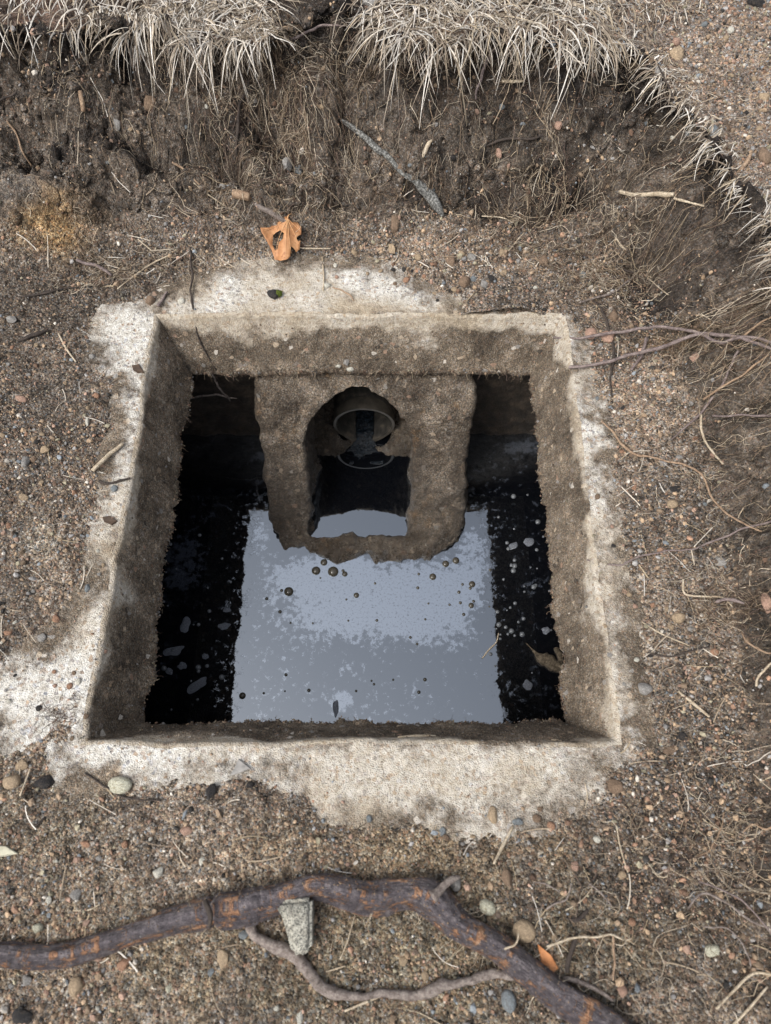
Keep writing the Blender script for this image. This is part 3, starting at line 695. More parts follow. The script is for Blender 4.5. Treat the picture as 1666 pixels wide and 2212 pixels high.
def clods(n):
    bm_ = bmesh.new(); bmesh.ops.create_icosphere(bm_, subdivisions=2, radius=1); bv = np.array([q.co[:] for q in bm_.verts]); bf = np.array([[q.index for q in p.verts] for p in bm_.faces]); bm_.free()
    bx, by = rng.uniform(-.62, .64, n*6), rng.uniform(-.2, 1.15, n*6); u = bil(U, bx, by)
    d = np.where(in_open(bx, by), 0, ss(.0, .2, u)*(u < .98)*np.clip(.1+1.6*fbm(bx, by, 67, 12, 3), 0, 1)*(1-.5*ss(.6, .9, u)))
    k = rng.random(n*6) < d; bx, by = bx[k][:n], by[k][:n]; n = len(bx); p = bil(P3, bx, by); r = .003*(1-rng.random(n)*.93)**(-1/2.2); r = np.minimum(r, .011)
    V = bv[None]*r[:, None, None]*rng.uniform(.7, 1.2, (n, 1, 3))+p[:, None]; q = V*1.0
    dn = fbm(V[..., 0], V[..., 1], V[..., 2], 150, 3)*.45+fbm(V[..., 0], V[..., 1], V[..., 2], 420, 2)*.22; V = p[:, None]+(V-p[:, None])*(1+dn)[..., None]
    c = bil(Cc, bx, by)*rng.uniform(.75, 1.5, (n, 1)); F = bf[None]+(np.arange(n)*len(bv))[:, None, None]
    o = np_mesh('earth_clods', V.reshape(-1, 3), F.reshape(-1, 3), M_soil, None, True, np.repeat(c[:, None], len(bv), 1).reshape(-1, 3), {'grain': np.full(V.shape[0]*V.shape[1], .8)})
    tag(o, 'crumbly clods of damp earth on the cut bank', 'earth', kind='stuff')
clods(3600)
# ------------------------------------------------------------------ dead grass on the lip of the bank
def ribbons(P, wdt, col):
    """P (n,m,3) centre lines, wdt (n,m) -> V-section strips"""
    n, m, _ = P.shape; Tn = np.gradient(P, axis=1); Tn /= np.linalg.norm(Tn, axis=2, keepdims=True)+1e-9
    up = rng.normal(size=(n, 1, 3))*.6 + np.array([0, -.4, 1.0]); A = np.cross(Tn, up); A /= np.linalg.norm(A, axis=2, keepdims=True)+1e-9
    B = np.cross(A, Tn)
    V = np.stack([P - A*wdt[..., None]*.5, P + B*wdt[..., None]*.22, P + A*wdt[..., None]*.5], 2)   # n,m,3,3
    i = (np.arange(n)*m*3)[:, None, None] + (np.arange(m-1)*3)[None, :, None] + np.arange(2)[None, None, :]
    F = np.stack([i, i+1, i+4, i+3], -1).reshape(-1, 4)
    c = np.repeat(col[:, None, :], m*3, 1).reshape(-1, 3)
    return V.reshape(-1, 3), F, c
def crest_walk(x0, x1, n):
    """points along the crest between two photo columns, with outward normals"""
    P = np.array(CREST); seg = np.hypot(*np.diff(P, axis=0).T); s = np.concatenate([[0], np.cumsum(seg)])
    t = rng.uniform(x0, x1, n); x = np.interp(t, s, P[:, 0]); y = np.interp(t, s, P[:, 1])
    e = .02; dx = np.interp(t+e, s, P[:, 0])-np.interp(t-e, s, P[:, 0]); dy = np.interp(t+e, s, P[:, 1])-np.interp(t-e, s, P[:, 1])
    l = np.hypot(dx, dy)+1e-9; return x, y, -dy/l, dx/l
CP = np.array(CREST); CS = np.concatenate([[0], np.cumsum(np.hypot(*np.diff(CP, axis=0).T))])
def grass(nblades, s0, s1, back, Lr, spread, colr, wr, out=.0, pull=(.0, -.25), droop=(.5, 1.6), clump=26):
    x, y, nx1, ny1 = crest_walk(s0, s1, nblades)
    # clumps
    cid = rng.integers(0, clump, nblades); cx_, cy_, cnx, cny = crest_walk(s0, s1, clump); k = rng.random(nblades) < .55
    x = np.where(k, cx_[cid]+rng.normal(0, .010, nblades), x); y = np.where(k, cy_[cid]+rng.normal(0, .010, nblades), y)
    b = rng.uniform(-.012+out, back, nblades)**1.0
    x = x + nx1*b; y = y + ny1*b
    base = bil(P3, x, y)
    ang = np.arctan2(-ny1+pull[1], -nx1+pull[0]) + rng.normal(0, spread, nblades) + np.where(k, (rng.normal(0, .5, clump))[cid], 0)
    L = rng.uniform(*Lr, nblades)*(1-.35*np.clip(b/back, 0, 1)); m = 7; t = np.linspace(0, 1, m)[None, :]
    el = rng.uniform(-.15, .5, nblades)[:, None]; dr = rng.uniform(*droop, nblades)[:, None]
    bend = rng.normal(0, .35, nblades)[:, None]
    a = ang[:, None] + bend*t*t
    r = L[:, None]*t; hx = np.cumsum(np.cos(a)*L[:, None]/m, 1); hy = np.cumsum(np.sin(a)*L[:, None]/m, 1)
    hx -= hx[:, :1]; hy -= hy[:, :1]
    P = np.stack([base[:, :1]+hx, base[:, 1:2]+hy, base[:, 2:3] + .002 + L[:, None]*(np.sin(el)*t - .5*dr*t*t)], -1)
    P[..., 2] += .004*rng.random((nblades, 1))*t
    g = bil(GZ, P[..., 0], P[..., 1]); under = g+.002+.006*rng.random((nblades, 1))
    P[..., 2] = np.maximum(P[..., 2], under)
    wd = rng.uniform(*wr, nblades)[:, None]*(1-.75*t**2.5)*.85
    ci = np.array(colr)[rng.integers(0, len(colr), nblades)]*rng.uniform(.55, 1.12, (nblades, 1)); ci = ci*.82 + ci.mean(1, keepdims=True)*.18
    return ribbons(P, wd, ci)
STRAW = [(.46, .39, .30), (.56, .50, .41), (.34, .27, .19), (.64, .60, .53), (.40, .32, .21), (.25, .19, .13), (.52, .47, .40), (.16, .12, .085)]
def s_at(px, py, z): 
    x, y = W(px, py, z); i = np.argmin(np.hypot(CP[:, 0]-x, CP[:, 1]-y)); return CS[i]
sL0, sL1 = s_at(-50, 62, .2), s_at(590, 118, .2); sM0, sM1 = s_at(690, 8, .2), s_at(1290, 90, .2); sR1 = s_at(1690, 570, .15)
parts = []
parts.append(grass(1000, sL0-.05, sL0+.34, .20, (.025, .065), .38, STRAW, (.0012, .0026)))
parts.append(grass(2300, sL0+.24, sL1+.0, .22, (.022, .065), .85, STRAW, (.0010, .0026), clump=34))
parts.append(grass(160, sL0+.24, sL1+.0, .03, (.05, .09), .35, STRAW, (.0012, .0024), droop=(1.2, 2.2)))
parts.append(grass(3300, sM0+.07, sM1+.03, .24, (.022, .068), .9, STRAW, (.0010, .0026), clump=40))
parts.append(grass(220, sM0+.07, sM1+.03, .03, (.05, .095), .4, STRAW, (.0012, .0024), droop=(1.2, 2.2)))
parts.append(grass(480, sM1-.02, sR1+.05, .016, (.016, .050), .55, STRAW, (.0010, .0024), pull=(-.25, -.45), droop=(.5, 1.7), clump=22))
parts.append(grass(60, sR1-.02, sR1+.6, .02, (.02, .05), .6, STRAW, (.0012, .0024), pull=(-.2, -.4), clump=10))
def merge(parts):
    V, F, C_ = [], [], []; o = 0
    for v, f, c in parts: V.append(v); F.append(f+o); C_.append(c); o += len(v)
    return np.concatenate(V), np.concatenate(F), np.concatenate(C_)
V, F, c = merge(parts); go = np_mesh('dry_grass', V, F, M_grass, None, True, np.clip(c, 0, .8)); tag(go, 'bleached dead grass hanging over the top of the dug bank', 'grass', kind='stuff')

# ------------------------------------------------------------------ hair roots on the bank and floor
def tubes_many(P, R, col, k=3):
    n, m, _ = P.shape; Tn = np.gradient(P, axis=1); Tn /= np.linalg.norm(Tn, axis=2, keepdims=True)+1e-9
    A = np.cross(Tn, np.array([.13, .21, .97])); A /= np.linalg.norm(A, axis=2, keepdims=True)+1e-9; B = np.cross(A, Tn)
    th = 2*np.pi*np.arange(k)/k
    V = P[:, :, None, :] + R[..., None, None]*(A[:, :, None, :]*np.cos(th)[:, None] + B[:, :, None, :]*np.sin(th)[:, None])
    i = (np.arange(n)*m*k)[:, None, None] + (np.arange(m-1)*k)[None, :, None]; j = np.arange(k)[None, None, :]; j2 = (j+1) % k
    F = np.stack([i+j, i+j2, i+k+j2, i+k+j], -1).reshape(-1, 4)
    return V.reshape(-1, 3), F, np.repeat(col[:, None, :], m*k, 1).reshape(-1, 3)
ROOTC = np.array([(.26, .19, .13), (.12, .085, .06), (.42, .34, .24), (.08, .06, .045), (.15, .105, .085), (.5, .43, .33)])
def surf_roots(n, cx, cy, sx, sy, L, rr, lift, down=.35, curl=.9, m=12, cols=ROOTC, bright=1., angs=None):
    x = cx + rng.normal(0, 1, n)*sx; y = cy + rng.normal(0, 1, n)*sy
    a = (np.full(n, -np.pi/2) + rng.normal(0, 1.7, n)) if angs is None else angs + rng.normal(0, .5, n)
    LL = rng.uniform(L[0], L[1], n); st = LL/m; xs, ys = [x], [y]; w1 = rng.normal(0, curl, n)
    for k in range(m-1):
        w1 = .7*w1 + rng.normal(0, curl, n)*.7; a = a + w1*.6
        tgt = -np.pi/2; a = a + down*.12*np.sin(tgt-a)
        x = x + np.cos(a)*st; y = y + np.sin(a)*st*.8; xs.append(x); ys.append(y)
    xs = np.stack(xs, 1); ys = np.stack(ys, 1)
    p = bil(P3, xs, ys); nr = bil(NRM, xs, ys); t = np.linspace(0, 1, m)[None, :]
    lf = rng.uniform(0, lift, (n, 1))*np.sin(np.pi*np.clip(t*rng.uniform(.6, 1.2, (n, 1)), 0, 1)) + .0006
    P = p + nr*lf[..., None] + rng.normal(0, .0006, p.shape)
    R = rng.uniform(rr[0], rr[1], (n, 1))*(1-.6*t)
    c = cols[rng.integers(0, len(cols), n)]*rng.uniform(.7, 1.2, (n, 1))*bright
    bad = in_open(xs, ys, 0).any(1); return tubes_many(P[~bad], R[~bad], c[~bad])
def rt(n, px, py, z, sx, sy, L=(.03, .09), rr=(.00022, .0006), lift=.008, **kw):
    cx, cy = W(px, py, z); return surf_roots(n, cx, cy, sx, sy, L, rr, lift, **kw)
rp = []
rp.append(rt(230, 350, 260, .13, .26, .035)); rp.append(rt(250, 900, 270, .12, .28, .045)); rp.append(rt(300, 560, 270, .14, .06, .05, (.04, .12), lift=.015))
rp.append(rt(260, 600, 220, .15, .05, .04, (.04, .12), lift=.018, down=1.2)); rp.append(rt(300, 1180, 430, .07, .07, .035, (.03, .11), lift=.02))
rp.append(rt(260, 900, 160, .17, .12, .03, (.04, .12), lift=.02, down=1.2)); rp.append(rt(200, 1350, 560, .04, .045, .05, (.03, .1), lift=.022))
rp.append(rt(120, 1450, 420, .09, .06, .08, (.03, .09), lift=.012)); rp.append(rt(220, 1600, 740, .05, .05, .04, (.04, .12), lift=.03, bright=1.15))
rp.append(rt(130, 1600, 950, .05, .03, .09, (.03, .09), lift=.015)); rp.append(rt(130, 1620, 1250, .05, .03, .1, (.03, .09), lift=.012))
rp.append(rt(150, 1570, 1830, .04, .045, .06, (.04, .13), lift=.02)); rp.append(rt(90, 1560, 1300, .02, .018, .012, (.03, .07), lift=.01))
rp.append(rt(130, 200, 590, .02, .04, .018, (.03, .07), lift=.012)); rp.append(rt(90, 330, 560, .02, .035, .012, (.02, .06), lift=.008))
rp.append(rt(90, 130, 1530, .005, .03, .008, (.02, .06), lift=.008, cols=ROOTC[3:5])); rp.append(rt(120, 1270, 600, .01, .05, .03, (.03, .09), lift=.01))
rp.append(rt(170, 1000, 440, .04, .14, .012, (.02, .07), lift=.008)); rp.append(rt(110, 600, 430, .03, .1, .015, (.02, .07), lift=.008))
rp.append(rt(130, 800, 1950, .01, .35, .13, (.02, .05), lift=.004, curl=.3, bright=.9)); rp.append(rt(90, 80, 1000, .01, .08, .25, (.015, .05), lift=.003, curl=.3, bright=.8)); rp.append(rt(110, 1450, 1200, .01, .05, .3, (.02, .06), lift=.004, curl=.3))
rp.append(rt(130, 700, 560, .01, .3, .02, (.02, .07), lift=.006)); rp.append(rt(150, 1400, 2000, .02, .12, .08, (.02, .09), lift=.008))
V, F, c = merge(rp); ro = np_mesh('hair_roots', V, F, M_root, None, True, np.clip(c, 0, .8)); tag(ro, 'tangles of fine brown hair roots trailing from the cut earth', 'roots', kind='stuff')
# loose straw bits
def straws(n, cx, cy, sx, sy, L, wr):
    x = cx+rng.normal(0, 1, n)*sx; y = cy+rng.normal(0, 1, n)*sy; a = rng.uniform(0, 2*np.pi, n); LL = rng.uniform(*L, n); t = np.linspace(-.5, .5, 6)[None, :]
    b = rng.normal(0, .6, n)[:, None]
    xs = x[:, None]+np.cos(a[:, None]+b*t)*LL[:, None]*t; ys = y[:, None]+np.sin(a[:, None]+b*t)*LL[:, None]*t
    bad = in_open(xs, ys, 0).any(1); xs, ys = xs[~bad], ys[~bad]
    p = bil(P3, xs, ys)+bil(NRM, xs, ys)*.0018; p = .35*p + .65*(p[:, :1] + (p[:, -1:]-p[:, :1])*np.linspace(0, 1, 6)[None, :, None]) + np.array([0, 0, .0012])
    n = len(p); return ribbons(p, np.full((n, 6), 1.)*rng.uniform(*wr, (n, 1)), np.array(STRAW)[rng.integers(0, len(STRAW), n)]*.85)
sp = [straws(90, .0, .8, .3, .02, (.01, .04), (.0007, .0016)), straws(60, -.4, .45, .04, .25, (.01, .035), (.0007, .0016)), straws(110, .35, .35, .05, .3, (.01, .04), (.0007, .0016)),
      straws(120, .0, -.05, .35, .08, (.01, .04), (.0007, .0016)), straws(110, 0, .92, .35, .04, (.01, .04), (.0007, .0014))]
V, F, c = merge(sp); so = np_mesh('straw_bits', V, F, M_grass, None, True, c); tag(so, 'short bits of broken straw scattered over the earth', 'straw', kind='stuff')

# ------------------------------------------------------------------ grit stuck to the inner faces and ragged fringe at their lower edge
def wall_scatter():
    Vs, Fs, Cs = [], [], []; off = 0; bv, bf = ico()
    for side, o in enumerate(wall_objs):
        me = o.data; n = len(me.vertices); co = np.empty(n*3, np.float32); me.vertices.foreach_get('co', co); co = co.reshape(len(vv), NS+1, 3)
        vi = np.where(vv <= 1.02)[0]
        for cnt, lo, hi, r0, r1 in ((900, .15, 1., .0005, .0020), (800, .93, 1.06, .0007, .003)):
            vsel = np.where((vv >= lo) & (vv <= hi))[0]; i = rng.choice(vsel, cnt); j = rng.integers(3, NS-3, cnt)
            p = co[i, j]+rng.normal(0, .001, (cnt, 3)); r = r0*(1-rng.random(cnt)*(1-(r0/r1)**3.2))**(-1/3.2)
            loc = bv[None]*(1+rng.uniform(-.25, .25, (cnt, len(bv), 1)))*r[:, None, None]*rng.uniform(.7, 1.2, (cnt, 1, 3))
            V = loc + p[:, None, :]; Vs.append(V.reshape(-1, 3)); Fs.append((bf[None]+(np.arange(cnt)*len(bv))[:, None, None]).reshape(-1, 3)+off); off += cnt*len(bv)
            c = PAL[rng.choice([0, 1, 6, 10, 10, 6, 1, 3, 10, 9], cnt)]*rng.uniform(.35, .75, (cnt, 1)); Cs.append(np.repeat(c[:, None], len(bv), 1).reshape(-1, 3))
    o = np_mesh('clinging_grit', np.concatenate(Vs), np.concatenate(Fs), M_gravel, None, False, np.concatenate(Cs)); unparent_fix(o, lid); tag(o, kind='stuff')
    # hair-like fringe
    P, R = [], []
    for side, o in enumerate(wall_objs):
        co = np.empty(len(o.data.vertices)*3, np.float32); o.data.vertices.foreach_get('co', co); co = co.reshape(len(vv), NS+1, 3)
        vi = int(np.argmin(abs(vv-.99))); nf_ = (240 if side == 2 else 60)
        for _ in range(nf_):
            j = rng.integers(4, NS-4); p = co[vi, j].astype(float); d = np.array([*NORM[side], 0.])*-1*rng.uniform(0., .7)+np.array([rng.normal(0, .6), rng.normal(0, .4), -rng.uniform(.0, .9)])
            d /= np.linalg.norm(d)+1e-9; L = rng.uniform(.002, .009 if side != 2 else .014); t = np.linspace(0, 1, 7)[:, None]
            P.append(p - np.array([0, 0, -.002]) + d*L*t + rng.normal(0, .0009, (7, 3))*t + np.array([0, 0, -1])*L*.5*t*t); R.append(np.full(7, rng.uniform(.0002, .0006))*(1-.5*t[:, 0]))
    P = np.array(P); R = np.array(R); c = ROOTC[rng.integers(0, 5, len(P))]*.7
    V, F, c = tubes_many(P, R, c); o = np_mesh('root_fringe', V, F, M_root, None, True, c); unparent_fix(o, lid); tag(o, kind='stuff')
wall_scatter()

# ------------------------------------------------------------------ individual stones
def rock_mesh(name, seed, mat, sub=2, ang=.28, flat=1.0):
    ang = ang + .06
    bm = bmesh.new(); bmesh.ops.create_icosphere(bm, subdivisions=sub, radius=1)
    v = np.array([q.co[:] for q in bm.verts]); r = 1+ang*fbm(v[:, 0]+seed*3.1, v[:, 1], v[:, 2], .9, 3)
    v = v*r[:, None]
    if ang > .17:                     # knock flats on it
        rs = np.random.default_rng(seed)
        for _ in range(10):
            nrm = rs.normal(size=3); nrm /= np.linalg.norm(nrm); h = rs.uniform(.55, .82); dd = v@nrm; v = v - np.outer(np.maximum(dd-h, 0)*.9, nrm)
    v /= np.abs(v).max(0)
    for q, p in zip(bm.verts, v): q.co = p
    me = bpy.data.meshes.new(name); bm.to_mesh(me); bm.free(); me.materials.append(mat)
    me.polygons.foreach_set('use_smooth', [True]*len(me.polygons)); return me
_rk = {}
def rock(kind, i, ang=.28, mat=None, sub=2):
    k = (kind, i, ang, sub)
    if k not in _rk: _rk[k] = rock_mesh('stone', i*7+len(_rk), mat or STONE[kind], sub, ang)
    return _rk[k]
def stone(px, py, wpx, hpx, kind, label, name='stone', cat='stone', ang=.2, rot=0., mat=None, thick=.75, sink=.3, group=None, sub=3, i=None):
    p, n, L = hit(px, py); k_ = cth(px, py)**1.5; a = wpx/2*L/FPX*k_; b = hpx/2*L/FPX*k_
    cosv = max(.45, abs(ray(px, py).normalized().dot(Vector((0, 0, 1))))); b = b/(.35+.65*cosv)
    me = rock(kind if mat is None else mat.name, i if i is not None else random.randrange(5), ang, mat, sub)
    o = bpy.data.objects.new(name, me); COL.objects.link(o); c = min(a, b)*thick
    o.scale = (a, b, c); q = n.lerp(Vector((0, 0, 1)), .5).normalized().to_track_quat('Z', 'Y').to_matrix().to_4x4()
    o.rotation_euler = (Vector((0, 0, 1)).rotation_difference(n.lerp(Vector((0, 0, 1)), .4).normalized()).to_matrix() @ Matrix.Rotation(rot, 3, 'Z')).to_euler()
    o.location = p + Vector((0, 0, c*(1-2*sink)*.6)); tag(o, label, cat, group); return o
ST = [
 (260, 1697, 58, 38, 'PG', 'smooth rounded pale greenish white stone lying in front of the opening', .08, -.05),
 (28, 1688, 42, 40, 'tan', 'flat tan stone near the left edge of the photo below the lid corner', .15, .7),
 (50, 1652, 36, 24, 'tan', 'smaller tan stone touching the flat tan stone at the left edge', .15, .3),
 (1130, 2010, 52, 60, 'tan', 'round brown-tan stone just above the right bend of the thick root', .06, 1.2),
 (1053, 1960, 44, 34, 'PG', 'oval grey-green stone between the thick root and the round tan stone', .08, -.5),
 (1098, 2160, 36, 52, 'blue-grey', 'oval blue-grey stone below the thick root where the thin branch rejoins', .1, .1),
 (483, 2073, 30, 52, 'tan', 'upright oval tan stone below the cracked part of the thick root', .12, .1),
 (165, 2130, 36, 42, 'tan', 'squarish tan stone in the lower left below the root', .15, .2),
 (1538, 292, 34, 42, 'blue-grey', 'smooth blue-grey stone on the gravel beside the right grass edge', .1, -.4),
 (1648, 340, 38, 34, 'brown', 'dull brown rounded stone at the right edge of the upper gravel', .12, 0),
 (1460, 118, 36, 34, 'tan', 'large tan-orange stone high on the upper right gravel', .2, 0),
 (1065, 1760, 26, 38, 'tan', 'pointed tan stone on the lower edge of the pale concrete', .22, 0),
 (50, 2197, 56, 44, 'black', 'rough dark charcoal-grey lump in the bottom left corner', .3, 0),
 (1393, 1488, 36, 28, 'grey', 'pale grey angular stone right of the lower right lid corner', .24, 0),
 (1466, 1335, 34, 28, 'tan', 'flat tan stone on the right strip of gravel beside the straw', .2, -.2),
 (1452, 1090, 28, 20, 'tan', 'small smooth tan pebble on the right strip above a dark fragment', .08, 0),
 (1459, 1056, 28, 18, 'black', 'black glassy fragment on the right strip of gravel', .3, .3),
 (1556, 1215, 34, 24, 'grey', 'mauve-grey angular stone at the foot of the right bank', .25, 0),
 (1656, 1302, 30, 54, 'pink', 'pinkish white stone at the right edge of the photo', .15, 0),
 (1277, 723, 30, 26, 'pink', 'rounded pink stone right of the back right corner of the opening', .1, .2),
 (1311, 728, 30, 38, 'pink', 'rough pink stone beside the rounded pink stone', .3, .1),
 (1324, 686, 26, 24, 'brown', 'brownish grey angular stone above the two pink stones', .28, .5),
 (1501, 775, 24, 20, 'pink', 'dusty pink stone half sunk in the foot of the right bank', .15, .5),
 (1543, 1409, 19, 17, 'orange', 'small orange stone beside dark roots at the right', .1, 0),
 (1446, 1623, 38, 22, 'brown', 'flat brown stone right of the front right lid corner', .2, .1),
 (1471, 1590, 28, 26, 'black', 'dark grey angular stone above the flat brown one', .28, .5),
 (1328, 1701, 38, 34, 'brown', 'purple-brown tilted stone right of the pale front concrete', .25, -.3),
 (1118, 1776, 26, 16, 'blue-grey', 'flat blue-grey stone at the top of the yellow straw', .15, 0),
 (1095, 1896, 28, 42, 'brown', 'brown oblong stone above the thick root right of the broken stub', .15, .4),
 (325, 225, 32, 30, 'brown', 'dull reddish brown stone set in the upper left bank', .15, 0),
 (252, 265, 18, 28, 'grey', 'pale grey stone set in the bank below the left grass', .2, .1),
 (105, 148, 18, 20, 'pink', 'small pinkish chip high on the left bank', .25, 0),
 (620, 357, 27, 26, 'grey', 'light grey stone in the middle of the back bank', .18, 0),
 (645, 369, 22, 20, 'blue-grey', 'darker grey stone touching the light grey stone in the bank', .2, 0),
 (1205, 272, 20, 18, 'pink', 'small rosy stone on the bank under the right grass', .12, 0),
 (1078, 330, 16, 26, 'pink', 'small pink stone under the dark twig on the bank', .2, .2),
 (853, 484, 20, 34, 'brown', 'upright brown-grey stone at the foot of the back bank', .15, 0),
 (848, 539, 19, 24, 'tan', 'tan stone behind the back edge of the lid', .2, .4),
 (1020, 557, 22, 20, 'grey', 'grey angular stone on the gravel behind the lid', .25, 0),
 (973, 567, 28, 24, 'brown', 'crumpled reddish brown stone behind the lid', .3, 0),
 (1003, 611, 30, 22, 'brown', 'brown stone at the right end of the exposed back concrete', .25, 0),
 (1045, 615, 20, 18, 'grey', 'bluish grey pebble beside the brown stone behind the lid', .12, 0),
 (1085, 547, 16, 20, 'tan', 'small upright tan pebble behind the lid', .12, 0),
 (1175, 565, 26, 24, 'brown', 'grey-brown stone at the foot of the dark root clump', .15, 0),
 (1259, 595, 17, 16, 'blue-grey', 'small round blue-grey pebble left of the dark hollow', .1, 0),
 (1460, 92, 20, 14, 'pink', 'pinkish pebble touching the large tan-orange stone', .1, 0),
 (1653, 212, 28, 20, 'tan', 'tan stone at the right edge of the upper gravel', .15, 0),
 (1578, 66, 17, 17, 'whitish', 'pale whitish pebble near the top right', .1, 0),
 (1422, 155, 18, 20, 'grey', 'grey-green stone on the gravel right of the grass corner', .1, 0),
 (802, 5, 42, 22, 'grey', 'pale stone at the very top between the grass tufts', .15, 0),
 (1632, 8, 46, 24, 'black', 'dark stone cut by the top right corner of the photo', .15, 0),
 (98, 1691, 52, 32, 'black', 'crumbly black lump left of the pale greenish stone', .34, 0),
 (455, 1712, 28, 38, 'black', 'crumbly black lump on the front earth', .34, .2),
 (542, 1695, 22, 18, 'black', 'dark shard beside the grey flake on the front concrete', .34, .2),
 (85, 1530, 15, 14, 'black', 'small shiny black pebble left of the opening', .08, 0),
 (56, 996, 20, 34, 'grey', 'long pale grey stone left of the opening near the edge', .2, .2),
 (74, 993, 15, 15, 'brown', 'small round brown stone touching the long pale grey one', .1, 0),
 (98, 971, 28, 20, 'tan', 'yellowish tan angular stone left of the opening', .24, -.2),
 (52, 1074, 24, 17, 'tan', 'yellow-tan rounded stone at the far left', .12, 0),
 (26, 690, 28, 16, 'grey', 'pale grey stone at the upper left corner of the floor', .24, -.3),
 (46, 862, 28, 13, 'pink', 'oblong pinkish pebble at the left of the floor', .1, -.4),
 (90, 1379, 26, 20, 'grey', 'brownish grey block left of the white strip', .22, 0),
 (19, 1367, 20, 12, 'orange', 'brick red flat piece at the left edge', .3, 0),
 (121, 1337, 20, 16, 'orange', 'orange crumbly piece left of the white strip', .3, 0),
 (189, 912, 10, 18, 'whitish', 'small pale upright stone on the left earth', .2, 0),
 (189, 1271, 13, 20, 'blue-grey', 'bluish white chip on the left concrete strip', .25, .1),
 (161, 1064, 13, 13, 'orange', 'small orange pebble on the left earth', .12, 0),
 (20, 1135, 14, 16, 'orange', 'red-orange pebble near the left edge', .12, 0),
 (248, 1056, 17, 15, 'blue-grey', 'blue-grey pebble stuck in the left concrete under the black twig', .1, 0),
 (325, 652, 26, 20, 'brown', 'dark brown stone at the back left corner of the lid', .25, 0),
 (392, 652, 17, 13, 'whitish', 'white pebble on the back concrete near its left end', .1, 0),
 (200, 770, 16, 12, 'grey', 'small grey stone left of the upper white strip', .15, 0),
 (342, 1885, 24, 24, 'whitish', 'small pale squarish stone on the front earth', .2, 0),
 (437, 1860, 16, 20, 'whitish', 'pale pebble right of the small squarish stone', .15, 0),
 (405, 1795, 34, 22, 'pink', 'rose-tan angular stone on the front earth', .22, -.2),
 (106, 1946, 16, 24, 'whitish', 'pale blue-white pebble left on the front earth', .15, 0),
 (82, 2005, 26, 22, 'PG', 'small pale green squarish stone above the left end of the root', .2, 0),
 (165, 1932, 28, 26, 'grey', 'mauve-grey stone on the front earth left of the root', .15, 0),
 (270, 1825, 16, 18, 'orange', 'orange-brown pebble on the front earth', .1, 0),
 (186, 1822, 26, 16, 'orange', 'orange-tan pebble with pale spot on the left front earth', .15, -.2),
 (528, 2020, 28, 20, 'blue-grey', 'bluish round stone under the cracked root', .12, 0),
 (456, 2100, 18, 20, 'blue-grey', 'small pale blue stone in the lower centre left', .2, 0),
 (365, 2135, 16, 20, 'PG', 'pale pebble below the root in the lower left centre', .12, 0),
 (270, 2080, 40, 26, 'orange', 'flat orange-brown stone under the left part of the root', .3, .5),
 (60, 2117, 26, 22, 'grey', 'mauve stone at the lower left', .2, 0),
 (648, 2200, 16, 40, 'whitish', 'white upright sliver stone at the bottom edge', .15, 0),
 (872, 2075, 24, 22, 'tan', 'smooth pale tan pebble between the thick root and the thin branch', .12, 0),
 (919, 2110, 20, 26, 'tan', 'tan pebble beside the thin branch', .12, 0),
 (1198, 2025, 18, 20, 'tan', 'pale tan pebble right of the round tan stone', .12, 0),
 (1343, 2141, 26, 26, 'pink', 'pale rosy pebble at the lower right', .12, 0),
 (1366, 1992, 20, 18, 'orange', 'orange-tan pebble at the lower right', .12, 0),
 (1290, 1812, 20, 18, 'whitish', 'pale pebble on the earth right of the front concrete', .12, 0),
 (1343, 1890, 22, 20, 'tan', 'tan stone right of the front earth', .15, 0),
 (1190, 1784, 20, 20, 'orange', 'ringed orange-brown pebble right of the blue-grey flat stone', .1, 0),
 (1160, 1768, 22, 18, 'brown', 'brown pebble at the right end of the front concrete', .1, 0),
 (1538, 2055, 34, 30, 'PG', 'dull greenish stone in the dark lower right', .15, 0),
 (1240, 1870, 20, 26, 'pink', 'rosy tan stone on the right front earth', .18, 0),
 (1420, 1945, 18, 16, 'pink', 'pink pebble on the lower right earth', .18, 0),
 (965, 1810, 16, 14, 'brown', 'dark brown pebble below the front concrete', .15, 0),
 (955, 1798, 18, 22, 'blue-grey', 'small slate blue chip below the front concrete', .25, 0),
 (985, 1910, 30, 30, 'grey', 'grey-white stone at the broken stub of the thick root', .25, 0),
 (1262, 1945, 14, 14, 'orange', 'tiny orange pebble right of the round tan stone', .12, 0),
 (1372, 1310, 12, 12, 'pink', 'tiny pink pebble beside the right concrete edge', .12, 0),
 (1448, 1355, 15, 14, 'tan', 'tiny tan pebble below the flat tan stone on the right', .12, 0),
]
placed = []
for (px, py, wp, hp, kd, lb, ag, rt_) in ST:
    m_ = M_palegreen if kd == 'PG' else None
    stone(px, py, wp, hp, kd, lb, ang=ag, rot=rt_, mat=m_); placed.append((px, py))
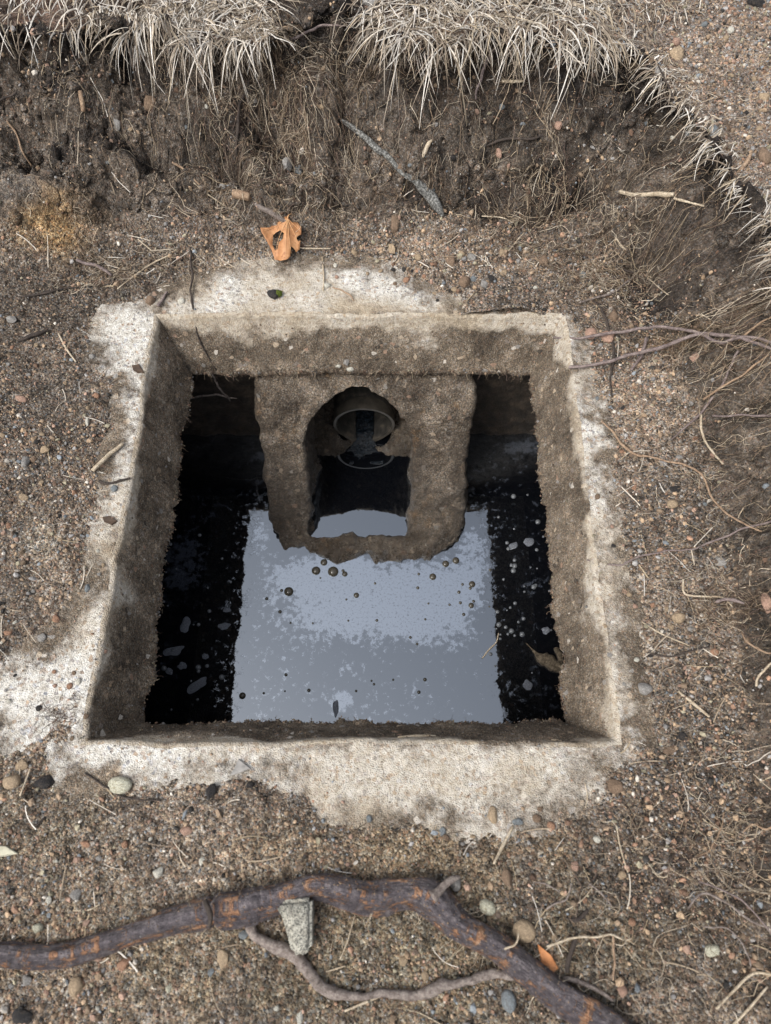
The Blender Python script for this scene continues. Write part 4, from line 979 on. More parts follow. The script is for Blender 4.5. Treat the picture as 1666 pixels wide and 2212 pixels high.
# the tall speckled granite wedge leaning behind the thick root
def wedge():
    p, n, L = hit(640, 2048); s = L/FPX
    pts = [(-40*s, 88*s), (30*s, 92*s), (32*s, 4*s), (12*s, -6*s), (-2*s, 0)]
    bm = bmesh.new(); a = [bm.verts.new((q[0]*.93, q[1]*.93, .022)) for q in pts]; b = [bm.verts.new((q[0], q[1], -.006)) for q in pts]
    bm.faces.new(a); bm.faces.new(b[::-1])
    for i in range(5): bm.faces.new((b[i], b[(i+1) % 5], a[(i+1) % 5], a[i]))
    bmesh.ops.bevel(bm, geom=bm.edges[:]+bm.verts[:], offset=.0035, segments=2, affect='EDGES'); bmesh.ops.triangulate(bm, faces=bm.faces[:])
    bmesh.ops.subdivide_edges(bm, edges=bm.edges[:], cuts=2, use_grid_fill=True)
    for v in bm.verts:
        c = v.co; d = .0022*float(fbm(np.array([c.x]), np.array([c.y]), np.array([c.z]), 70, 3)[0]); v.co = c+Vector((d, d*.6, d))
    me = bpy.data.meshes.new('stone'); bm.to_mesh(me); bm.free(); me.materials.append(M_granite); me.polygons.foreach_set('use_smooth', [True]*len(me.polygons))
    o = bpy.data.objects.new('stone', me); COL.objects.link(o); o.location = p+Vector((0, -.002, 0)); tag(o, 'wedge-shaped speckled pale granite stone pointing down below the middle of the thick root', 'stone')
wedge()
# thin grey flake on the front concrete
def flake(px, py, pts, z, mat, label, name='stone_flake', cat='stone'):
    p, n, L = hit(px, py); s = L/FPX; bm = bmesh.new(); a = [bm.verts.new(((q[0]-px)*s, -(q[1]-py)*s*1.05, z*(.6+.4*(i % 2)))) for i, q in enumerate(pts)]; b = [bm.verts.new((v.co.x*1.03, v.co.y*1.03, -.001)) for v in a]
    bm.faces.new(a); bm.faces.new(b[::-1]); k = len(pts)
    for i in range(k): bm.faces.new((b[i], b[(i+1) % k], a[(i+1) % k], a[i]))
    bmesh.ops.recalc_face_normals(bm, faces=bm.faces[:]); bmesh.ops.bevel(bm, geom=bm.edges[:], offset=.0006, segments=1, affect='EDGES')
    me = bpy.data.meshes.new(name); bm.to_mesh(me); bm.free(); me.materials.append(mat); o = bpy.data.objects.new(name, me); COL.objects.link(o); o.location = p; tag(o, label, cat); return o
flake(518, 1660, [(515, 1643), (540, 1660), (520, 1668), (499, 1674), (508, 1660)], .004, STONE['grey'], 'thin triangular grey flake on the front concrete')
flake(15, 1838, [(-10, 1830), (15, 1831), (37, 1842), (15, 1846), (-10, 1848)], .005, M_palegreen, 'pale green pointed flake at the left edge in front')
# mossy dark lump on the back concrete
M_moss = mat_simple('moss', [(.3, (.03, .04, .008)), (.6, (.10, .13, .02)), (.8, (.2, .2, .03))], 300, .9, .2, 600, 1, .001)
mo = stone(594, 638, 36, 22, 'black', 'dark lump with a patch of green moss on the back concrete', ang=.3, thick=.9)
bm = bmesh.new(); bmesh.ops.create_icosphere(bm, subdivisions=3, radius=1)
for v in bm.verts: v.co *= 1+.35*float(fbm(np.array([v.co.x]), np.array([v.co.y]), np.array([v.co.z]), 3, 3)[0])
me = bpy.data.meshes.new('moss_patch'); bm.to_mesh(me); bm.free(); me.materials.append(M_moss)
ms = bpy.data.objects.new('moss_patch', me); COL.objects.link(ms); ms.parent = mo; ms.location = (.55, .0, .35); ms.scale = (.42, .62, .5)

# generic countable pebbles: each one an object, classed by colour and place
ZN = [('on the earth left of the opening', (0, 700, 230, 1560), 34), ('on the earth strip right of the opening', (1290, 760, 1540, 1560), 38), ('on the earth between the front concrete and the thick root', (60, 1740, 1500, 1900), 44),
      ('among the litter below the thick root', (20, 2060, 1250, 2200), 34), ('behind the back edge of the lid', (680, 545, 1240, 640), 30), ('on the gravel slope at the upper right', (1440, 20, 1660, 330), 30), ('in the cut face of the back bank', (60, 190, 1250, 470), 22)]
for zn, (x0, y0, x1, y1), cnt in ZN:
    k = 0; tries = 0
    while k < cnt and tries < 600:
        tries += 1; px, py = random.uniform(x0, x1), random.uniform(y0, y1)
        if any(abs(px-a)+abs(py-b) < 26 for a, b in placed): continue
        if 180 < px < 1390 and 580 < py < 1745 and 'behind' not in zn and 'left' not in zn and 'right of' not in zn: continue
        kd = random.choices(['tan', 'pink', 'grey', 'blue-grey', 'whitish', 'orange', 'brown', 'black'], [26, 14, 16, 10, 9, 8, 12, 5])[0]
        sz = random.choice([9, 10, 10, 11, 12, 13, 15]); lb = f'small {kd} pebble {zn}'
        stone(px, py, sz*random.uniform(.9, 1.25), sz*random.uniform(.7, 1), kd, lb, name='pebble', cat='pebble', ang=random.choice([.12, .24]), rot=random.uniform(0, 3), sink=.32, group=f'small {kd} pebbles {zn}', sub=2)
        placed.append((px, py)); k += 1

# ------------------------------------------------------------------ roots, twigs and straws one can point to
def path(pts, lift, objs=None, default=0.0, water_=False):
    """pts: (px, py, width_px) -> world centre line and radii; lift: extra height above what it lies on"""
    P, R = [], []
    for i, q in enumerate(pts):
        p, n, L = (hitw(q[0], q[1]) if water_ else hit(q[0], q[1], objs, default))
        r = q[2]/2*L/FPX*cth(q[0], q[1])**2.0; lf = lift[i] if isinstance(lift, (list, tuple)) else lift
        P.append(np.array(p)+np.array([0, 0, r*.8+lf])); R.append(r)
    return P, R
def smoothz(P, k=1):
    P = [p.copy() for p in P]
    for _ in range(k):
        z = [p[2] for p in P]
        for i in range(1, len(P)-1): P[i][2] = .5*z[i]+.25*(z[i-1]+z[i+1])
    return P
def wood(name, pts, mat, label, cat, lift=.001, m=6, k=7, rj=.22, sm=2, wig=.0, col=None, parent=None, objs=None, default=0., water_=False):
    P, R = path(pts, lift, objs, default, water_); P = smoothz(P, sm)
    c = catmull(P, m); rr = np.interp(np.linspace(0, len(P)-1, len(c)), range(len(P)), R)
    if wig: c = c + wig*np.stack([fbm(c[:, 0], c[:, 1], 3, 60, 2), fbm(c[:, 0], c[:, 1], 9, 60, 2), .5*fbm(c[:, 0], c[:, 1], 15, 60, 2)], -1)
    o = tube_obj(name, c, rr, mat, k, rj, parent, col)
    if label: tag(o, label, cat)
    return o, c, rr
def mat_bark(name, stops, s1=140, orange=None, rough=.75, spec=.3, thr=(.56, .60), fib=True):
    t = NT(name); col = t.ramp(t.noise(s1, 6, .7), stops)
    if orange:
        al, ar = t.attr('along'), t.attr('around')
        cv = t.n('CombineXYZ'); t.l(t.math('MULTIPLY', al, 55.), cv.inputs[0]); t.l(t.math('MULTIPLY', ar, 2.6), cv.inputs[1])
        pn = t.noise(1.0, 6, .72, cv.outputs[0]); f = t.ramp(pn, [(thr[0], 0.), (thr[1], 1.)])
        f = t.math('MULTIPLY', f, t.ramp(t.attr('topness'), [(.25, 0.), (.5, 1.)]))
        oc = t.ramp(t.noise(250, 5, .7), [(.3, (.15, .07, .04)), (.5, (.33, .17, .09)), (.7, (.47, .31, .2))])
        col = t.mix(f, col, oc)
        cv2 = t.n('CombineXYZ'); t.l(t.math('MULTIPLY', al, 60.), cv2.inputs[0]); t.l(t.math('MULTIPLY', ar, 22.), cv2.inputs[1])
        fb = t.noise(1.0, 5, .7, cv2.outputs[0])
        pale = t.math('MULTIPLY', t.ramp(t.attr('topness'), [(.18, 1.), (.42, 0.)]), .75)
        col = t.mix(pale, col, t.ramp(fb, [(.3, (.14, .115, .09)), (.7, (.33, .28, .22))]))
        col = t.mix(1.0, col, t.ramp(fb, [(.3, .65), (.6, 1.15)]), 'MULTIPLY')
        h = t.math('ADD', t.math('MULTIPLY', fb, 1.4), t.math('MULTIPLY', f, -.5))
        return t.fin(col, rough=rough, spec=spec, normal=t.bump(t.math('ADD', h, t.noise(260, 5, .7)), 1.0, .003))
    col = t.mix(1.0, col, t.ramp(t.noise(s1*3.5, 5, .8), [(.32, .5), (.6, 1.2)]), 'MULTIPLY')
    return t.fin(col, rough=rough, spec=spec, normal=t.bump(t.noise(s1*2, 6, .75), .9, .0022))
M_bigroot = mat_bark('dark_root_bark', [(.3, (.042, .036, .041)), (.5, (.095, .081, .088)), (.68, (.20, .175, .175))], 170, True, .5, .45, (.525, .58))
M_branch = mat_bark('grey_branch_bark', [(.32, (.09, .07, .06)), (.48, (.20, .165, .145)), (.66, (.33, .285, .25))], 190)
M_lichen = mat_bark('lichen_bark', [(.36, (.035, .033, .03)), (.5, (.14, .14, .13)), (.62, (.36, .36, .34))], 330)
M_pale = mat_bark('pale_wood', [(.25, (.27, .20, .13)), (.5, (.48, .40, .29)), (.75, (.62, .55, .44))])
M_dark = mat_bark('dark_twig', [(.3, (.025, .02, .018)), (.6, (.07, .055, .045)), (.8, (.14, .11, .085))])
M_purp = mat_bark('purple_root', [(.3, (.10, .075, .07)), (.5, (.19, .15, .14)), (.7, (.30, .25, .225))])
M_tanr = mat_bark('tan_root', [(.3, (.19, .12, .075)), (.55, (.34, .24, .16)), (.8, (.46, .36, .26))])

# thick root across the front
BIG = [(-60, 2062, 60), (0, 2056, 62), (75, 2062, 60), (150, 2061, 60), (225, 2038, 64), (300, 2013, 64), (350, 1998, 68), (400, 1984, 72), (440, 1975, 78), (465, 1968, 74), (485, 1964, 84), (525, 1958, 80), (560, 1948, 78), (600, 1940, 66), (640, 1928, 64), (675, 1916, 62), (712, 1918, 66), (750, 1926, 66), (790, 1934, 70), (825, 1934, 76), (858, 1930, 66),
       (890, 1931, 68), (925, 1943, 80), (955, 1968, 78), (985, 1996, 74), (1033, 2024, 72), (1083, 2054, 70), (1133, 2092, 70), (1170, 2122, 72), (1208, 2152, 76), (1258, 2184, 78), (1320, 2222, 78), (1400, 2275, 80)]
P, R = path(BIG, -.003); P = smoothz(P, 8); c = catmull(P, 10); rr = np.interp(np.linspace(0, len(P)-1, len(c)), range(len(P)), R)
K = 40; V, F, Cp = tube(c, rr, K, 0)
al = np.concatenate([[0], np.cumsum(np.linalg.norm(np.diff(c, axis=0), axis=1))]); AL = np.repeat(al, K); AR = np.tile(np.sin(np.arange(K)/K*2*np.pi), len(c)); AC = np.tile(np.cos(np.arange(K)/K*2*np.pi), len(c))
Vb = V[:len(c)*K]; Cn = np.repeat(c, K, 0); Rn = np.repeat(rr, K)[:, None]; dirn = (Vb-Cn)/Rn
groov = fbm(AL*16, AR*1.4, AC*1.4, 1.0, 3)*.24 + fbm(AL*25, AR*3, AC*3, 1.0, 3)*.09 + fbm(AL*60, AR*9, AC*9, 1.0, 3)*.045 + fbm(AL*45, AR, AC, 1.0, 3)*.05
crk = -.16*np.exp(-((AL-al[np.argmin(abs(c[:, 0]-P[9][0]))]-.0015*np.sin(AR*4))/.0016)**2) - .10*np.exp(-((AL-al[np.argmin(abs(c[:, 0]-P[12][0]))]-.004*AR)/.0014)**2) - .09*np.exp(-((AL-al[np.argmin(abs(c[:, 0]-P[19][0]))]+.003*AR)/.0016)**2)
Vb = Cn + dirn*Rn*(1+groov+crk)[:, None]
V[:len(c)*K] = Vb; topn = np.concatenate([dirn[:, 2]*.5+.5, [.5, .5]])
ALx, ARx = np.concatenate([AL, [0, al[-1]]]), np.concatenate([AR, [0, 0]])
me = bpy.data.meshes.new('thick_root'); me.from_pydata(V.tolist(), [], [tuple(f) for f in F.tolist()]+[tuple(f) for f in Cp.tolist()]); me.materials.append(M_bigroot)
for nm, ar in (('along', ALx), ('around', ARx), ('topness', topn)):
    a = me.attributes.new(nm, 'FLOAT', 'POINT'); a.data.foreach_set('value', ar.astype(np.float32))
me.polygons.foreach_set('use_smooth', [True]*len(me.polygons)); me.update()
root = empty('tree_root', tuple(c[len(c)//2])); tag(root, 'thick dark tree root with bare orange patches snaking across the front earth', 'root')
rb = bpy.data.objects.new('bark', me); COL.objects.link(rb); unparent_fix(rb, root)
def wchild(nm, *a, **k):
    o, c_, r_ = wood(nm, *a, **k); o.name = nm; unparent_fix(o, root); return o
def root_dressing():
    n = 1500; bv, bf = octa(); i = rng.integers(0, len(c), n); a = rng.uniform(.1, .9, n)*np.pi+rng.normal(0, .5, n)
    k = rng.integers(0, K, n); p = Vb.reshape(len(c), K, 3)[i, k]; keepm = (dirn.reshape(len(c), K, 3)[i, k][:, 2] > -.2); p = p[keepm]; n = len(p)
    r = rng.uniform(.0004, .0012, n); V = bv[None]*r[:, None, None]*rng.uniform(.7, 1.3, (n, 1, 3))+p[:, None]
    cc_ = np.repeat((PAL[rng.choice([0, 1, 6, 10, 3], n)]*.8)[:, None], len(bv), 1).reshape(-1, 3)
    o = np_mesh('clinging_grit', V.reshape(-1, 3), (bf[None]+(np.arange(n)*len(bv))[:, None, None]).reshape(-1, 3), M_gravel, None, False, cc_); unparent_fix(o, root); tag(o, kind='stuff')
    n = 420; i = rng.integers(2, len(c)-2, n); k = rng.integers(0, K, n); d0 = dirn.reshape(len(c), K, 3)[i, k]; p = Vb.reshape(len(c), K, 3)[i, k]-d0*.001
    t = np.linspace(0, 1, 8)[None, :, None]; L = rng.uniform(.004, .022, n)[:, None, None]; v = d0+rng.normal(0, .8, (n, 3)); v[:, 2] = -np.abs(v[:, 2])*.4; v /= np.linalg.norm(v, axis=1, keepdims=True)
    P_ = p[:, None]+v[:, None]*L*t+rng.normal(0, .0008, (n, 8, 3))*t; P_[..., 2] -= (L*t*t*.5)[..., 0]; P_[..., 2] = np.maximum(P_[..., 2], bil(GZ, P_[..., 0], P_[..., 1])+.001)
    V, F, q = tubes_many(P_, rng.uniform(.0002, .0005, (n, 1))*(1-.5*t[:, :, 0]), ROOTC[rng.integers(0, 6, n)]); o = np_mesh('rootlets', V, F, M_root, None, True, np.clip(q, 0, .8)); unparent_fix(o, root); tag(o, kind='stuff')
root_dressing()
wchild('side_branch', [(545, 1985, 30), (548, 2008, 26), (575, 2031, 28), (600, 2046, 27), (625, 2061, 26), (645, 2076, 27), (662, 2093, 26), (685, 2121, 27), (715, 2143, 27), (750, 2150, 25), (790, 2146, 25), (825, 2142, 25), (870, 2146, 24), (918, 2148, 25), (958, 2132, 26), (1008, 2114, 25), (1073, 2103, 24), (1110, 2106, 20)], M_branch, None, None, lift=.002, k=16, m=9, rj=.34, wig=.003, sm=3)
wchild('side_branch', [(1215, 2112, 13), (1245, 2118, 14), (1275, 2130, 13), (1303, 2146, 11), (1322, 2160, 8)], M_branch, None, None, lift=.002, k=9, m=6)
wchild('stub', [(930, 1935, 34), (955, 1912, 28), (975, 1897, 20), (990, 1893, 9)], M_branch, None, None, lift=.016, k=10, m=5, rj=.5)
wchild('bark_flap', [(458, 1940, 12), (464, 1955, 14), (470, 1975, 14), (468, 1996, 9)], M_dark, None, None, lift=.030, k=8, m=5, rj=.3)

TW = [
 ('stick', [(735, 265, 8), (760, 283, 14), (790, 307, 15), (815, 327, 17), (838, 343, 15), (868, 370, 12), (898, 396, 15), (914, 420, 24), (930, 442, 29), (945, 458, 24), (957, 472, 8)], M_lichen, 'long lichen-grey stick lying diagonally down the back bank', 'stick', [.003, .003, .003, .003, .001, -.003, .001, .004, .004, .004, .003]),
 ('stick', [(1336, 424, 11), (1370, 425, 10), (1405, 429, 11), (1432, 433, 13), (1450, 430, 10)], M_pale, 'pale bleached stick lying on the right part of the bank', 'stick', .006),
 ('stick', [(1452, 437, 7), (1485, 445, 6), (1517, 454, 4)], M_pale, 'thin pale end piece beside the bleached stick on the bank', 'stick', .006),
 ('stick', [(203, 1020, 10), (230, 995, 10), (252, 975, 9), (267, 962, 6)], M_pale, 'straight pale stick on the left concrete strip', 'stick', .002),
 ('twig', [(217, 1043, 8), (232, 1046, 7), (245, 1046, 6), (262, 1039, 6), (284, 1035, 5)], M_dark, 'short black twig on the left edge of the opening', 'twig', .002),
 ('twig', [(44, 643, 3), (75, 638, 6), (110, 633, 6), (140, 627, 4), (168, 624, 2)], M_dark, 'dark twig lying on the upper left earth', 'twig', .002),
 ('twig', [(42, 739, 6), (62, 733, 10), (85, 724, 10), (105, 717, 6)], M_dark, 'charred twig on the left earth beside small stones', 'twig', .002),
 ('wood_chip', [(914, 346, 5), (919, 330, 12), (926, 318, 11), (933, 308, 4)], M_pale, 'split pale wood chip on the back bank', 'wood chip', .003),
 ('bark_piece', [(505, 425, 20), (520, 428, 22), (540, 433, 20)], M_tanr, 'curled pinkish bark piece at the foot of the back bank', 'bark', .002),
 ('twig', [(553, 445, 10), (575, 460, 12), (600, 473, 13), (625, 486, 8)], M_branch, 'grey-brown twig beside the curled bark above the leaf', 'twig', .002),
 ('wood_chip', [(176, 205, 10), (180, 225, 14), (184, 250, 12)], M_tanr, 'broken hollow brown wood chip in the left bank', 'wood chip', .004),
 ('root', [(1195, 733, 5), (1240, 734, 6), (1290, 737, 7), (1345, 735, 7), (1400, 731, 8), (1450, 738, 8), (1500, 745, 8), (1550, 753, 9), (1600, 745, 8), (1680, 752, 7)], M_purp, 'upper purple-grey root reaching over the back right corner of the opening', 'root', [.004, .010, .016, .02, .022, .022, .02, .015, .01, .005]),
 ('root', [(1228, 800, 7), (1270, 797, 7), (1310, 793, 8), (1360, 783, 8), (1410, 771, 9), (1450, 760, 9), (1490, 747, 9), (1540, 738, 9), (1590, 750, 9), (1680, 768, 7)], M_purp, 'lower purple-grey root ending on the right edge of the opening', 'root', [.004, .008, .012, .016, .02, .02, .02, .017, .01, .005]),
 ('root', [(1590, 765, 5), (1572, 800, 6), (1560, 830, 6), (1530, 868, 6), (1510, 895, 6), (1480, 925, 5), (1448, 955, 3)], M_purp, 'grey root curving down from the right root tangle', 'root', .006),
 ('root', [(1298, 914, 4), (1318, 935, 5), (1342, 962, 6), (1368, 982, 6), (1400, 992, 5), (1450, 1003, 5), (1500, 1016, 5), (1517, 1035, 5), (1522, 1062, 5), (1545, 1095, 5), (1580, 1130, 5), (1640, 1150, 4)], M_tanr, 'long tan root winding over the right strip of gravel', 'root', .004),
 ('root', [(1268, 1212, 3), (1310, 1217, 4), (1345, 1221, 5), (1380, 1205, 4), (1430, 1193, 4), (1490, 1188, 4), (1530, 1178, 5), (1600, 1150, 5), (1680, 1125, 5)], M_purp, 'thin purplish root crossing the right concrete strip', 'root', .003),
 ('root', [(1528, 910, 5), (1560, 912, 5), (1600, 912, 5), (1640, 911, 6), (1680, 908, 6)], M_purp, 'straight pale grey root at the right edge', 'root', .012),
 ('root', [(1505, 905, 5), (1504, 935, 6), (1512, 960, 5), (1530, 988, 5), (1556, 1010, 4)], M_pale, 'bent cream root standing off the right strip', 'root', .01),
 ('root', [(1650, 780, 3), (1620, 800, 5), (1590, 825, 5), (1550, 845, 6), (1510, 873, 5)], M_tanr, 'tan root running down left from the right root tangle', 'root', .012),
 ('root', [(1680, 690, 5), (1640, 705, 5), (1610, 728, 6), (1585, 748, 6)], M_tanr, 'tan root joining the right root tangle from above', 'root', .012),
 ('root', [(548, 165, 6), (538, 195, 8), (524, 235, 8), (515, 280, 8), (512, 330, 7), (518, 372, 4)], M_dark, 'dark root hanging down the middle of the left bank', 'root', .008),
 ('root', [(608, 122, 5), (640, 107, 7), (675, 100, 7), (705, 95, 6), (745, 88, 4)], M_purp, 'dark root bridging the gap between the grass tufts', 'root', .02),
 ('root', [(412, 538, 4), (416, 575, 5), (418, 605, 5), (414, 640, 5), (416, 670, 5), (423, 700, 4), (431, 735, 4), (448, 770, 3), (468, 802, 3)], M_dark, 'thin dark root trailing over the back lip into the opening', 'root', .003),
 ('root', [(1282, 655, 3), (1300, 680, 6), (1313, 710, 7), (1320, 745, 6), (1322, 785, 6), (1317, 830, 4), (1322, 862, 3)], M_dark, 'dark root running down behind the right lid corner', 'root', .004),
 ('root', [(1390, 735, 8), (1388, 755, 8), (1380, 778, 8), (1362, 804, 6)], M_purp, 'short grey root stub crossing between the purple roots', 'root', .004),
 ('root', [(1070, 130, 9), (1052, 158, 9), (1038, 190, 8), (1030, 215, 7), (1024, 242, 5)], M_purp, 'purple root with a pale tip hanging out of the grass', 'root', .02),
 ('twig', [(1030, 329, 5), (1060, 320, 6), (1085, 311, 7), (1120, 310, 6), (1150, 304, 6), (1172, 301, 5)], M_dark, 'dark twig with a pale end lying across the back bank', 'twig', .006),
 ('twig', [(1083, 191, 9), (1105, 189, 8), (1130, 189, 5)], M_pale, 'short cream twig just under the right grass tuft', 'twig', .01),
 ('root', [(375, 358, 5), (395, 370, 6), (425, 392, 5), (460, 425, 4)], M_tanr, 'forked thin root on the left bank with a pale tip', 'root', .006),
 ('root', [(20, 270, 6), (40, 300, 5), (55, 335, 5), (75, 365, 4)], M_tanr, 'thin brown root on the far left bank', 'root', .005),
 ('root', [(0, 236, 6), (20, 229, 5), (38, 222, 6), (45, 206, 3)], M_dark, 'short dark root at the left edge of the bank', 'root', .01),
 ('stick', [(1575, 393, 8), (1592, 375, 11), (1610, 355, 12), (1620, 335, 7)], M_tanr, 'reddish brown stick on the upper right gravel', 'stick', .002),
 ('twig', [(1395, 88, 3), (1420, 62, 4), (1455, 40, 4), (1490, 20, 3)], M_branch, 'thin grey twig on the upper right gravel', 'twig', .002),
 ('root', [(1520, 310, 3), (1498, 265, 5), (1465, 215, 5), (1440, 185, 5), (1420, 150, 3)], M_dark, 'dark runner lying along the right grass edge', 'root', .005),
 ('twig', [(170, 565, 6), (200, 578, 9), (225, 588, 9), (245, 600, 7)], M_purp, 'reddish twig in the root tangle on the left earth', 'twig', .004),
 ('root', [(1310, 560, 4), (1335, 585, 5), (1362, 600, 4), (1385, 590, 3)], M_dark, 'dark looping root beside the dark hollow', 'root', .008),
 ('twig', [(1250, 660, 4), (1290, 645, 5), (1330, 630, 5), (1370, 598, 4)], M_branch, 'grey-brown twig between the lid corner and dark hollow', 'twig', .004),
 ('twig', [(345, 665, 8), (352, 650, 7), (362, 634, 5)], M_purp, 'short reddish twig on the back left lid corner', 'twig', .002),
 ('twig', [(720, 622, 3), (740, 630, 4), (755, 640, 4), (768, 652, 2)], M_tanr, 'reddish forked twig on the back concrete', 'twig', .001),
 ('twig', [(186, 1672, 4), (230, 1698, 5), (280, 1725, 5), (350, 1730, 4)], M_dark, 'dark twig under the pale greenish white stone', 'twig', .001),
 ('stick', [(78, 1785, 6), (100, 1765, 6)], M_dark, 'short black stick on the left front earth', 'stick', .001),
 ('stick', [(1220, 1982, 5), (1245, 1986, 12), (1270, 1964, 8)], M_dark, 'black charred stick on the right front earth', 'stick', .002),
 ('stick', [(1222, 2098, 10), (1226, 2070, 14), (1240, 2030, 14), (1244, 2016, 8)], M_dark, 'blackened stick standing beside orange leaf scraps', 'stick', .004),
 ('root', [(1175, 2043, 5), (1215, 2030, 6), (1260, 2022, 6), (1310, 2020, 5), (1345, 2028, 4)], M_pale, 'pale bent root over the lower right earth', 'root', .008),
 ('root', [(1318, 2020, 6), (1318, 2045, 7), (1322, 2075, 6), (1320, 2110, 5)], M_tanr, 'tan root hanging down at the lower right', 'root', .008),
 ('root', [(1065, 1865-10, 4), (1080, 2040, 5), (1103, 2025, 5), (1108, 2005, 3)][1:], M_pale, 'pale fibre lying across the thick root', 'root', .03),
 ('root', [(1270, 1905, 4), (1300, 1930, 5), (1318, 1955, 4)], M_branch, 'short pale root bit on the right front earth', 'root', .004),
 ('root', [(1150, 1906, 3), (1175, 1908, 4), (1205, 1926, 4)], M_branch, 'arched thin root above the round tan stone', 'root', .005),
 ('root', [(1176, 1960, 4), (1215, 1945, 5), (1228, 1922, 4), (1232, 1906, 3)], M_branch, 'curved thin root right of the round tan stone', 'root', .005),
 ('root', [(1500, 1855, 4), (1535, 1830, 5), (1552, 1790, 4), (1560, 1752, 3)], M_tanr, 'forked yellowish root on the right earth', 'root', .004),
 ('root', [(1480, 1960, 5), (1500, 1930, 6), (1550, 1945, 6), (1600, 1985, 6), (1680, 2010, 6)], M_branch, 'brown root at the foot of the lower right bank', 'root', .012),
 ('root', [(1500, 1900, 4), (1560, 1930, 5), (1600, 1960, 5), (1680, 2050, 5)], M_purp, 'purplish root in the dark lower right tangle', 'root', .016),
 ('root', [(1510, 1997, 4), (1560, 2005, 5), (1590, 2035, 5), (1612, 2085, 4)], M_branch, 'arched pale root below the lower right tangle', 'root', .01),
 ('root', [(1680, 1770, 4), (1640, 1790, 5), (1610, 1780, 4), (1590, 1800, 3)], M_tanr, 'tan root at the right edge above the dark tangle', 'root', .015),
 ('root', [(1590, 1370, 3), (1600, 1395, 5), (1640, 1420, 5), (1680, 1405, 4)], M_tanr, 'curled tan root at the right edge beside stones', 'root', .012),
 ('root', [(1616, 1490, 6), (1622, 1470, 6), (1650, 1440, 5), (1680, 1430, 5)], M_pale, 'cream-tipped root curling from the right bank', 'root', .02),
 ('twig', [(1395, 1410, 4), (1430, 1418, 5), (1480, 1412, 4), (1530, 1398, 3)], M_dark, 'dark thin twig right of the opening', 'twig', .002),
 ('twig', [(1540, 1305, 8), (1570, 1303, 10), (1602, 1307, 6)], M_purp, 'mauve root piece at the foot of the right bank', 'root', .006),
]
STR = [
 ([(128, 722, 4), (145, 755, 5), (166, 784, 4)], 'pale straw on the left earth pointing down right'),
 ([(1066, 1866, 6), (1085, 1825, 9), (1108, 1784, 6)], 'yellow straw standing between the concrete and the thick root'),
 ([(1474, 1253, 5), (1477, 1285, 6), (1520, 1290, 5), (1557, 1293, 5), (1584, 1316, 3)], 'bent cream straw on the right strip'),
 ([(1386, 1345, 3), (1430, 1370, 4), (1488, 1396, 3)], 'thin straw right of the white concrete strip'),
 ([(1463, 1494, 5), (1495, 1520, 8), (1530, 1549, 6)], 'broad pale straw right of the lower right lid corner'),
 ([(1330, 1782, 4), (1338, 1830, 4), (1355, 1885, 3)], 'long thin straw on the right front earth'),
 ([(46, 1720, 6), (58, 1690, 5), (69, 1657, 3)], 'whitish straw beside the tan stones at the left'),
 ([(735, 2072, 3), (752, 2030, 5), (768, 1972, 3)], 'tan straw crossing below the thick root'),
 ([(705, 2098, 4), (725, 2092, 5), (746, 2086, 3)], 'short cream straw right of the granite wedge'),
 ([(745, 2183, 6), (790, 2165, 7), (836, 2145, 4)], 'white straw under the thin branch'),
 ([(162, 1966, 4), (190, 1966, 5), (218, 1953, 4)], 'short bent straw above the left part of the root'),
 ([(1545, 2178, 7), (1580, 2140, 8), (1622, 2100, 8), (1680, 2108, 7)], 'thick pale straw at the bottom right corner'),
 ([(1575, 2218, 7), (1610, 2180, 8), (1655, 2130, 6)], 'tan straw at the bottom right edge'),
 ([(860, 1593, 4), (900, 1591, 7), (941, 1590, 4)], 'flat cream straw on the front lip of the opening'),
 ([(1040, 320-20, 2), (1200, 330, 2)][:0] or [(698, 575, 3), (700, 600, 4), (699, 630, 3)], 'thin curved straw on the back concrete'),
 ([(255, 627, 3), (290, 600, 4), (330, 575, 4), (372, 552, 3)], 'long tan straw across the left earth'),
 ([(330, 640-95, 3), (300, 520, 3), (288, 530, 3)][:2], 'short straw lying on the left sandy mound'),
 ([(1240, 2005, 3), (1260, 2000, 3)][:0] or [(1221, 1966, 3), (1258, 1943, 3), (1290, 1900, 2)], 'slender straw on the lower right earth'),
 ([(1025, 2000, 3), (1050, 2040, 5), (1058, 2052, 4)], 'straw lying across the thick root'),
 ([(1245, 2158, 3), (1265, 2170, 6), (1290, 2182, 5)], 'short white straw at the lower right'),
 ([(880, 2180, 2), (912, 2190, 3), (965, 2218, 4)], 'pinkish straw at the bottom centre'),
 ([(1328, 515, 4), (1345, 535, 5), (1366, 555, 3)], 'pale straw in the dark hollow on the right'),
 ([(1395, 600, 2), (1440, 640, 3), (1480, 660, 2)], 'thin straw on the right bank face'),
 ([(1098, 545, 3), (1120, 520, 4), (1132, 505, 2)], 'slanting straw behind the lid'),
 ([(1040, 470, 3), (1080, 478, 4), (1110, 484, 2)], 'white straw under the dark root clump'),
 ([(640, 535, 2), (660, 540, 4), (715, 540, 3)], 'straw beside the orange leaf'),
 ([(490, 440+10, 2), (440, 410, 3), (420, 398, 3)], 'thin pale straw on the left bank'),
 ([(1640, 1690, 4), (1660, 1680, 4), (1690, 1672, 4)], 'white straw at the right edge'),
 ([(1595, 1905, 4), (1630, 1925, 5), (1690, 1930, 5)], 'cream straw in the dark lower right tangle'),
 ([(1662, 1918, 5), (1660, 1960, 5), (1656, 2000, 4)], 'upright tan straw at the lower right edge'),
 ([(1312, 1575-60, 2), (1330, 1500, 3)][:0] or [(1200, 1650+20, 2), (1230, 1690, 3)][:0] or [(1262, 1690, 3), (1268, 1720, 3), (1264, 1745, 2)], 'little straw below the front right lid corner'),
]
